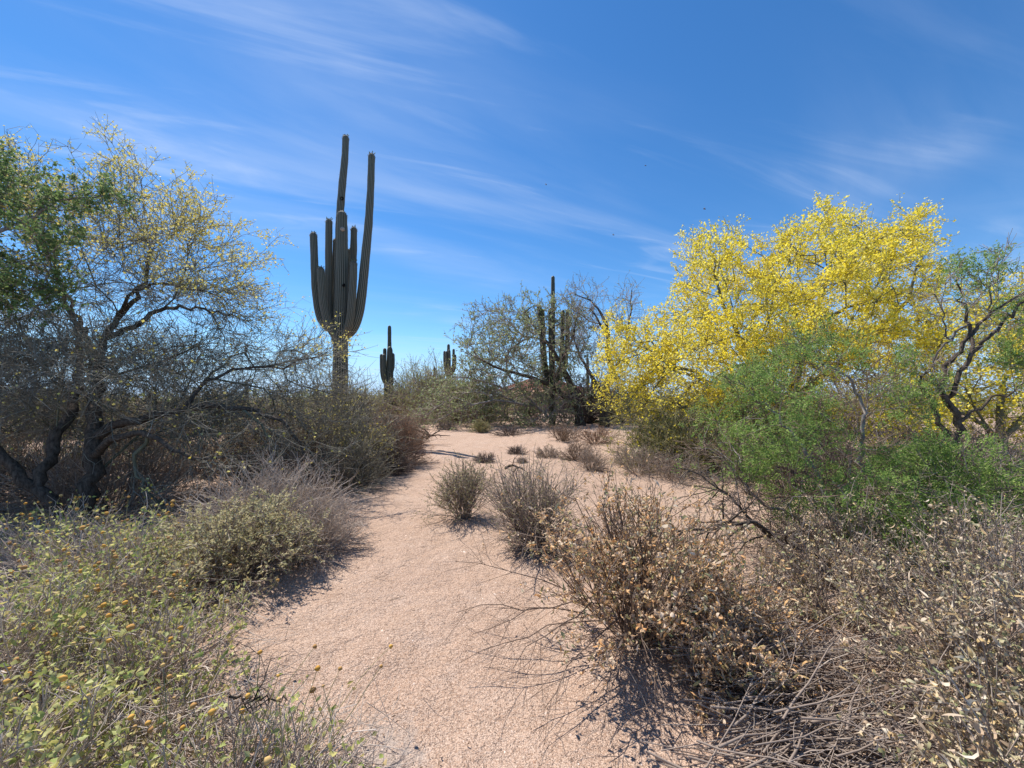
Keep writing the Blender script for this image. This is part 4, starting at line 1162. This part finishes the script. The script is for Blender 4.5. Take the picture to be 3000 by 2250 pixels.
# --- brittle plants with curled leaves at bottom right
DG = 'dry brittle plants with curled leaves at bottom right'
def dry_brittle(label, x, y, h, w, seed, nleaf=1800, nparts=150, stems=70, lean=(-.05, -.02, .04), green=False):
    root = put('dry_brittlebush', label, 'shrub', x, y, DG)
    g, P1, P2, P3 = shrub_geo(seed, h, w, stems, 4, 1, r=(.0032, .0020, .0012), spread=(2, 68), K=7, base_r=.15, wig=.07, trop=lean, l2=(.2, .45), l3=(.08, .2))
    g.obj('stems', M['twig_grey'], root, kind='stuff')
    src = np.concatenate([P1[:, 2:].reshape(-1, 3), P2.reshape(-1, 3), P2.reshape(-1, 3)])
    k = rng.choice(len(src), size=nleaf); S = src[k] + rng.normal(size=(nleaf, 3)) * .012
    D = nrm(rng.normal(size=S.shape) + [0, 0, -.15])
    o = np.argsort(np.linalg.norm(S - np.array([-x, -y, CAMZ]), axis=1))
    place_parts('leaf', LV_C, root, S[o[:nparts]], D[o[:nparts]])
    gl = G(); curls(gl, S[o[nparts:]], D[o[nparts:]], .046, .010, k=4, curl=5); gl.obj('foliage', M['leaf_dry'], root, kind='stuff')
    # small tan flower remains at the stem tips
    tips = P1[:, -1][rng.uniform(size=len(P1)) < .5]
    S = np.repeat(tips, 9, 0) + rng.normal(size=(len(tips) * 9, 3)) * [.012, .012, .03]
    gf = G(); petals(gf, S, .012); gf.obj('seed_tuft', M['leaf_tan'], root, kind='stuff')
    return root
dry_brittle('curly leaved dry plant filling the bottom right corner', 1.85, 1.38, .58, 1.1, 150, 3600, 280, 80)
dry_brittle('curly leaved plant one step up from the bottom right corner one', 2.35, 2.0, .72, 1.15, 151, 3200, 160, 80)
dry_brittle('tall stemmed curly plant against the right edge below middle', 3.05, 2.55, .88, 1.2, 152, 2600, 80, 80)
dry_brittle('curly leaved plant in front of the feathery acacia thicket', 2.35, 2.9, .70, .9, 153, 2200, 80, 60)
dry_brittle('pale curly plant at the right edge under the forked trunk', 3.95, 3.35, .8, 1.3, 154, 2000, 20, 70)
dry_brittle('greenish curly plant between forked trunk and thicket', 2.95, 3.5, .85, 1.1, 155, 2000, 20, 70)

# --- bundles of dead stems lying on the ground, lower right
def fallen(label, x, y, w, d, n, ang, seed, ln=(.35, .9), h=.16, r=.0032, mat='twig_grey'):
    root = put('fallen_stems', label, 'dead stems', x, y, 'fallen dead stems on the ground at lower right')
    reseed(seed)
    S = np.stack([rng.uniform(-w / 2, w / 2, n), rng.uniform(-d / 2, d / 2, n), rng.uniform(.01, h, n) * rng.uniform(.2, 1, n)], 1)
    a = np.radians(ang + rng.normal(size=n) * 24)
    D = np.stack([np.cos(a), np.sin(a), rng.normal(size=n) * .06], 1)
    L = rng.uniform(*ln, n); S = S - D * L[:, None] / 2
    P = grow(S, D, L, 6, .11, (0, 0, -.015)); P[..., 2] = np.maximum(P[..., 2], .006)
    big = np.argsort([np.linalg.norm([x + S[i, 0], y + S[i, 1]]) for i in range(n)])
    k = min(n, 70)
    for i in big[:k]:
        g = G(); strands(g, P[i:i + 1], taper(1, 6, r * rng.uniform(.8, 1.7), r * .5), 5); g.obj('stem', M[mat], root)
    g = G(); strands(g, P[big[k:]], taper(n - k, 6, r * .9, r * .45), 3)
    S2, T, _, _ = along(P, 2, .1, 1)
    Q = grow(S2, tilt(T, 20, 60), rng.uniform(.05, .2, len(S2)), 4, .15); Q[..., 2] = np.maximum(Q[..., 2], .006)
    strands(g, Q, taper(len(Q), 4, r * .5, r * .3), 3); g.obj('twigs', M[mat], root, kind='stuff')
fallen('heap of grey dead stems lying across the lower right', 1.75, 2.1, 1.2, .8, 300, 6, 160, mat='twig_grey', r=.0040, h=.24)
fallen('dead stems fanned toward the path at the bottom edge', 1.40, 1.60, .9, .5, 200, -4, 161, mat='twig_grey', r=.0036)
fallen('dark heap of dead stems below the rusty leaved shrub', 1.55, 2.45, .9, .6, 150, 150, 162, mat='twig_brown', r=.0028)
fallen('fallen grey stems beneath the acacia thicket', 2.3, 3.3, 1.6, .8, 200, 20, 163)

# dead limb lying from the acacia towards the dry shrub
def dead_branch(label, pts, r0, r1, seed, mat='bark_black', nt=16, ln=(.2, .6)):
    P = np.array([at(*p) for p in pts]); L = P[0].copy(); L[2] = float(hgt(L[0], L[1]))
    root = thing('dead_branch', label, 'branch', L)
    reseed(seed); Q = tube_path(P - L, 16) + rng.normal(size=(16, 3)) * .01
    g = G(); strands(g, Q[None], taper(1, 16, r0, r1), 7); g.obj('limb', M[mat], root, smooth=True)
    S, T, _, _ = along(Q[None], nt, .15, 1); A = grow(S, tilt(T, 25, 70), rng.uniform(*ln, nt), 6, .18, (0, 0, -.02))
    for k in range(nt):
        g = G(); strands(g, A[k:k + 1], taper(1, 6, r1 * 1.1, r1 * .4), 4); g.obj('branch', M[mat], root)
    S, T, _, _ = along(A, 5, .1, 1); B = grow(S, tilt(T, 25, 70), rng.uniform(.06, .22, len(S)), 4, .2)
    g = G(); strands(g, B, taper(len(B), 4, r1 * .45, r1 * .25), 3); g.obj('twigs', M['twig_dark'], root, kind='stuff')
dead_branch('black dead limb poking left from the acacia over the sand', [(2420, 1650, 3.5), (2290, 1580, 3.4), (2200, 1520, 3.3), (2120, 1535, 3.2), (2050, 1560, 3.1), (1985, 1558, 3.1)], .022, .009, 170)
dead_branch('thin black dead branch sloping up above the other dead limb', [(2260, 1580, 3.5), (2190, 1510, 3.5), (2120, 1440, 3.5), (2050, 1390, 3.6), (2000, 1370, 3.6)], .012, .005, 171)
dead_branch('dark stick lying on the straw at bottom left', [(680, 2045, 1.55), (760, 2048, 1.56), (840, 2052, 1.57)], .005, .003, 172, nt=7, ln=(.08, .2))
dead_branch('crooked little stick on the sand behind the upright shrubs', [(1480, 1372, 7.6), (1500, 1362, 7.6), (1530, 1374, 7.6)], .03, .012, 173, nt=4, ln=(.1, .3))
dead_branch('small dead stump twig on the far sand near the saguaro shadow', [(1250, 1284, 14.2), (1262, 1276, 14.2), (1240, 1265, 14.2)], .05, .03, 174, nt=8, ln=(.4, .9))

# --- small tufts and scrub around the sand flat
tufts = [(1420, 1345, 'dark grey twig tuft on the sand left of the others', .28, .55, 'twig_dark', None),
         (1515, 1318, 'round grey twig tuft at the middle of the flat', .26, .65, 'twig_dark', None),
         (1605, 1338, 'grey twig tuft with a tan side, right on the flat', .28, .75, 'twig_grey', 'leaf_tan'),
         (1530, 1352, 'tiny grey twig tuft between bigger ones', .16, .3, 'twig_grey', None),
         (1500, 1276, 'flat wide dark tuft at the far sand edge', .4, 1.9, 'twig_dark', None),
         (1405, 1268, 'yellowish tuft at the far sand edge', .55, .8, 'twig_verde', 'leaf_olive'),
         (1310, 1258, 'low grey tuft beside the yellowish one', .45, 1.2, 'twig_grey', None),
         (1690, 1345, 'orange tan grassy tuft before the yellow tree', .5, .9, 'twig_brown', 'leaf_tan'),
         (1730, 1372, 'thin grey dry shrub by the orange tan tuft', .5, .8, 'twig_grey', 'leaf_tan'),
         (1650, 1290, 'brown dry shrub at the foot of the ironwood', .55, 1.6, 'twig_brown', 'leaf_tan'),
         (1745, 1300, 'brown dry shrub left below the yellow tree', .6, 1.6, 'twig_brown', 'leaf_rust'),
         (1870, 1385, 'grey dry shrub in the skirt of the yellow tree', .6, 1.3, 'twig_grey', 'leaf_tan'),
         (1985, 1400, 'grey tangle of twigs right of the sand flat', .55, 1.3, 'twig_grey', 'leaf_tan'),
         (1240, 1245, 'lavender grey twig shrub at the end of the path', .95, 2.2, 'twig_grey', None),
         (1180, 1262, 'grey scrub beside the rust brown shrub', .7, 1.6, 'twig_grey', 'leaf_tan'),
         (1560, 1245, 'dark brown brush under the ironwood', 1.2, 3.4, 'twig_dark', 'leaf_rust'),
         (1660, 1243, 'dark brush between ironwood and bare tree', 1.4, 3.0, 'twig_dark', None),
         (1400, 1245, 'mixed low brush left of the ironwood', 1.4, 3.0, 'twig_brown', 'leaf_creosote')]
for i, (px, py, lab, h, w, tm, lm) in enumerate(tufts):
    x, y = gpt(px, py)
    k = max(1.0, y / 8)
    mound('desert_tuft' if h < .5 else 'desert_shrub', lab, x, y, h, w, 200 + i, (60, 5, 3), tm, lm, 2, (.02 * k, .01 * k), r=(.003 * k, .002 * k, .0012 * k), spread=(25, 88) if h < .5 else (8, 80))

def shared(proto, label, x, y, sx, sz, rz, group):
    "a copy of a bush and of its parts, turned and sized, sharing their meshes"
    c = copy_tree(proto); c.location = (x, y, float(hgt(x, y))); c.scale = (sx, sx, sz); c.rotation_euler = (0, 0, rz)
    c['label'] = label; c['group'] = group
    return c
x, y = gpt(1715, 1240)
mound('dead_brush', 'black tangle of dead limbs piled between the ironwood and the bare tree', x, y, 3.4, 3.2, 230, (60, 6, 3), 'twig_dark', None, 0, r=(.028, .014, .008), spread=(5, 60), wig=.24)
# green-yellow bushes behind, left of the ironwood; bushes framing the view
GB = 'green desert bushes behind the path end'
back = [(1215, 1190, 30, 4.0, 4.6, 'leaf_creosote', 'bright yellow-green bush right of the slim saguaro'),
        (1275, 1190, 27, 3.9, 4.4, 'leaf_creosote', 'tall yellow-green bush before the small distant saguaro'),
        (1345, 1200, 25, 2.8, 4.2, 'leaf_verde', 'olive bush left of the leaning ironwood'),
        (1175, 1195, 33, 2.6, 3.5, 'leaf_ironwood', 'grey-green bush at the slim saguaro foot'),
        (1100, 1195, 30, 2.1, 4.2, 'leaf_creosote', 'low bush between the huge and the slim saguaro'),
        (1030, 1200, 26, 2.2, 3.8, 'leaf_verde', 'low bush right behind the huge saguaro base'),
        (1420, 1200, 28, 2.4, 5.0, 'leaf_creosote', 'yellow-green bush behind the leaning ironwood'),
        (1800, 1200, 27, 2.6, 4.5, 'leaf_ironwood', 'grey-green bush behind the bare tree'),
        (880, 1205, 22, 1.9, 4.0, 'leaf_verde', 'olive bush left of the huge saguaro base'),
        (760, 1215, 20, 2.0, 4.4, 'leaf_creosote', 'bush seen through the long low left limb'),
        (620, 1215, 19, 1.9, 4.2, 'leaf_olive', 'pale bush behind the left tree low limbs'),
        (460, 1225, 17, 1.8, 4.0, 'leaf_creosote', 'bush right of the black trunk, far behind'),
        (250, 1230, 16, 1.8, 4.0, 'leaf_olive', 'bush directly behind the black trunk'),
        (60, 1240, 15, 2.0, 4.2, 'leaf_creosote', 'bush far behind at the left edge'),
        (2120, 1230, 19, 2.6, 5.0, 'leaf_ironwood', 'grey-green bush glimpsed beneath the yellow tree'),
        (2480, 1230, 18, 2.6, 5.0, 'leaf_creosote', 'bush glimpsed between yellow tree and forked trunk')]
protos = {}
for i, (px, py, Y, h, w, lm, lab) in enumerate(back):
    p = at(px, 1165, Y)
    if lm not in protos: protos[lm] = (mound('desert_bush', lab, p[0], p[1], h, w, 300 + i, (90, 6, 4), 'twig_verde' if i % 2 else 'twig_grey', lm, 4, (.09, .05), r=(.014, .009, .006), spread=(5, 76), group=GB, wig=.2), w, h)
    else: shared(protos[lm][0], lab, p[0], p[1], w / protos[lm][1], h / protos[lm][2], i * 2.1, GB)
# rust and grey low shrubs on the flat behind the left tree
DBG = 'dry brown shrubs on the flat behind the left tree'
dryb = [(-6.5, 8.2, 'brown shrub beyond the sand strip, left'), (-4.9, 8.8, 'brown shrub beyond the sand strip, middle'), (-8.9, 9.2, 'brown shrub beyond the sand strip, far left'),
        (-5.6, 11.8, 'reddish brown shrub further back behind the left tree'), (-8.0, 12.5, 'reddish brown shrub further back at the left edge'), (-10.8, 12.0, 'reddish shrub at the outer left edge'), (-7.4, 6.4, 'dry shrub left of the double trunk'), (-5.9, 5.9, 'dry shrub just behind the black trunk base'),
        (-3.9, 7.2, 'dry shrub under the long low limb'), (-6.7, 10.2, 'dry shrub in the second row behind the sand strip'), (-4.6, 12.6, 'dry shrub back left of the huge saguaro'), (-9.6, 7.4, 'dry shrub at the left edge beyond the double trunk'),
        (-3.9, 13.8, 'dry shrub nearest the huge saguaro base'), (-9.4, 15.5, 'dry shrub far back at left, before the green bushes'), (-12.5, 14.0, 'dry shrub at the outermost left')]
dps = []
for i, (x, y, lab) in enumerate(dryb):
    if i < 3: dps.append(mound('dry_scrub', lab, x, y, .75 + .1 * (i % 3), 1.9, 340 + i, (110, 7, 3), ('twig_brown', 'twig_grey', 'twig_brown')[i], ('leaf_straw', 'leaf_tan', 'leaf_straw')[i], 3, (.024, .011), r=(.005, .003, .002), group=DBG))
    else: shared(dps[i % 3], lab, x, y, rng.uniform(.85, 1.2), rng.uniform(.8, 1.3), i * 1.9, DBG)

# far scrub that reads as one mass out to the horizon
def far_scrub():
    reseed(400); g = G(); gl = G()
    for k in range(240):
        Y = 34 + 150 * rng.uniform() ** 1.6; X = rng.uniform(-1.45, 1.45) * Y
        if abs(X / Y * F + CX - 1585) < 95 and Y < 50: continue
        h = rng.uniform(1.2, 2.9); w = h * rng.uniform(1.2, 2.0); n = 110 if Y < 70 else 60
        u = rng.uniform(0, 2 * math.pi, n); v = rng.uniform(0, 1, n) ** .6; q = rng.uniform(0, 1, n)
        S = np.stack([X + np.cos(u) * w / 2 * v * np.sqrt(1 - q * q * .7), Y + np.sin(u) * w / 2 * v, q * h * (1 - .3 * v)], 1)
        s = .28 * Y / 60
        leaves(gl, S, rvec(n) + [0, 0, .5], .30 + s * .4, .16 + s * .2)
        st = np.repeat(np.array([[X, Y, 0.]]), 8, 0); P = grow(st, rvec(8) * [1, 1, .2] + [0, 0, 1], h * .8, 3, .2); strands(g, P, taper(8, 3, .05, .015), 3)
    o = gl.obj('scrub', M['leaf_ironwood'], kind='stuff'); o['label'] = 'far grey-green desert scrub reaching to the horizon'
    o = g.obj('scrub_wood', M['twig_grey'], kind='stuff'); o['label'] = 'stems of the far desert scrub toward the horizon'
far_scrub()

# ------------------------------------------------------------------ house behind the ironwood
def flat(name, c, rough=.8):
    m, n, l = newmat(name); bs = n.new('ShaderNodeBsdfPrincipled'); bs.inputs['Base Color'].default_value = (*c, 1); bs.inputs['Roughness'].default_value = rough
    out = n.new('ShaderNodeOutputMaterial'); l.new(bs.outputs[0], out.inputs[0]); return m
M['stucco'] = bark_mat('stucco', (.42, .30, .24), (.5, .37, .3), 6, bump=.1)
M['tile'] = leaf_mat('tile', [(.42, .16, .11), (.5, .22, .16), (.36, .13, .09)], 0, .8)
M['glass'] = flat('glass', (.03, .035, .04), .1)
M['trim'] = flat('trim', (.3, .2, .15))
def box(g, c, s):
    c = np.array(c, float); s = np.array(s, float) / 2
    V = np.array([[x, y, z] for x in (-1, 1) for y in (-1, 1) for z in (-1, 1)]) * s + c
    g.add(V, q=[[0, 1, 3, 2], [4, 6, 7, 5], [0, 4, 5, 1], [2, 3, 7, 6], [0, 2, 6, 4], [1, 5, 7, 3]])
def house():
    p = at(1585, 1165, 46)
    root = thing('house', 'low stucco house with red tile roof behind the ironwood', 'house', (p[0], p[1], 0))
    g = G(); box(g, (0, 0, 1.25), (9, 7, 2.5)); g.obj('wall', M['stucco'], root)
    for i, s in enumerate(((-2.8, 1.2), (0, 1.6), (2.8, 1.2))):
        g = G(); box(g, (s[0], -3.53, 1.4), (s[1], .08, 1.1)); f = g.obj('window', M['trim'], root)
        g = G(); box(g, (s[0], -3.585, 1.4), (s[1] - .16, .03, .94)); g.obj('pane', M['glass'], f)
    g = G()
    # hipped roof built of tile courses
    for face in range(4):
        for c in range(9):
            t0, t1 = c / 9, (c + 1) / 9
            hx, hy = 5.0, 4.0
            def corner(sx, sy, t): return np.array([sx * (hx - t * 3.6), sy * (hy * (1 - t)), 2.45 + 1.35 * t])
            cs = [(-1, -1), (1, -1), (1, 1), (-1, 1)]
            a, b = cs[face], cs[(face + 1) % 4]
            V = np.array([corner(*a, t0), corner(*b, t0), corner(*b, t1), corner(*a, t1)]); V[:2, 2] += .05
            V2 = V.copy(); V2[:, 2] -= .08
            g.add(np.concatenate([V, V2]), q=[[0, 1, 2, 3], [7, 6, 5, 4], [0, 4, 5, 1]])
    g.obj('roof', M['tile'], root)
house()

# ------------------------------------------------------------------ litter, pebbles
def litter():
    reseed(500); g = G(); gp = G(); gc = G()
    n = 12500
    Y = 1.0 + 13 * rng.uniform(size=n) ** 1.9; X = rng.uniform(-1.4, 1.4, n) * Y
    d = off_path(X, Y); keep = (d > .05) | (rng.uniform(size=n) < .13)
    keep &= rng.uniform(size=n) < np.clip(.35 + d, .22, 1)
    X, Y = X[keep], Y[keep]
    # more of it gathers round the plants near the camera
    for o in col.objects:
        if o.get('category') == 'shrub' and o.location.y < 7:
            m = 150; a = rng.uniform(0, 6.28, m); q = rng.normal(size=m) * .42
            X = np.r_[X, o.location.x + .1 + np.cos(a) * q]; Y = np.r_[Y, o.location.y + np.sin(a) * q]
    n = len(X)
    S = np.stack([X, Y, hgt(X, Y) + .006], 1)
    h = n // 2
    D = rvec(h) * [1, 1, .12]
    P = grow(S[:h], D, rng.uniform(.02, .16, h) * (1 + Y[:h] * .06), 3, .2); P[..., 2] = np.maximum(P[..., 2], S[:h, None, 2] - .002)
    strands(g, P, taper(h, 3, .0014, .0009) * (1 + Y[:h, None] * .12), 3)
    curls(gc, S[h:], rvec(n - h) * [1, 1, .15], .022, .009, k=2)
    o = g.obj('twig_litter', M['litter'], kind='stuff'); o['label'] = 'fine twig litter scattered over the ground beside the path'
    o = gc.obj('leaf_litter', M['leaf_tan'], kind='stuff'); o['label'] = 'dry leaf litter scattered over the ground beside the path'
    n = 18000
    Y = .9 + 9 * rng.uniform(size=n) ** 1.8; X = rng.uniform(-1.4, 1.4, n) * Y
    k = off_path(X, Y) < .8; X, Y = X[k], Y[k]; n = len(X)
    S = np.stack([X, Y, hgt(X, Y)], 1); r = (rng.lognormal(-5.75, .5, n) * (1 + .05 * Y))[:, None]
    a = rng.uniform(0, 6.28, n)[:, None]
    def c(t, rr, z): return S + np.concatenate([np.cos(a + t) * rr * r, np.sin(a + t) * rr * r, np.full_like(r, z) * r], 1)
    V = np.stack([c(0, 1.1, -.2), c(2.1, .9, -.2), c(4.1, 1.0, -.2), c(.9, .35, .8)], 1)
    i = (np.arange(n) * 4)[:, None]
    gp.add(V, t=np.concatenate([i + [0, 1, 3], i + [1, 2, 3], i + [2, 0, 3]]))
    o = gp.obj('gravel', M['pebble'], kind='stuff'); o['label'] = 'loose granite grains lying on the sandy path'
litter()

# ------------------------------------------------------------------ bees in the air
M['bee'] = flat('bee_body', (.10, .06, .025), .5); M['wing'] = flat('bee_wing', (.5, .5, .52), .3)
bee_at = [(2064, 612, 2.0, 'bee hovering highest left of the yellow tree'), (1797, 688, 2.6, 'bee hovering lower, above the bare tree'), (1891, 485, 2.8, 'topmost bee in the open blue sky'), (1600, 541, 3.0, 'bee furthest left in the sky above the centre saguaro')]
for px, py, Y, lab in bee_at:
    root = thing('bee', lab, 'bee', at(px, py, Y))
    g = G(); t = np.linspace(-1, 1, 7); strands(g, np.stack([t * .007, t * 0, -.0012 * t], 1)[None], (np.sqrt(1.02 - t * t) * .0028)[None], 7); g.obj('body', M['bee'], root, smooth=True)
    for sg in (-1, 1):
        g = G(); leaves(g, np.array([[-.001, 0, .002]]), np.array([[.3 * sg, .8 * sg, .5]]), .010, .004); g.obj('wing', M['wing'], root)
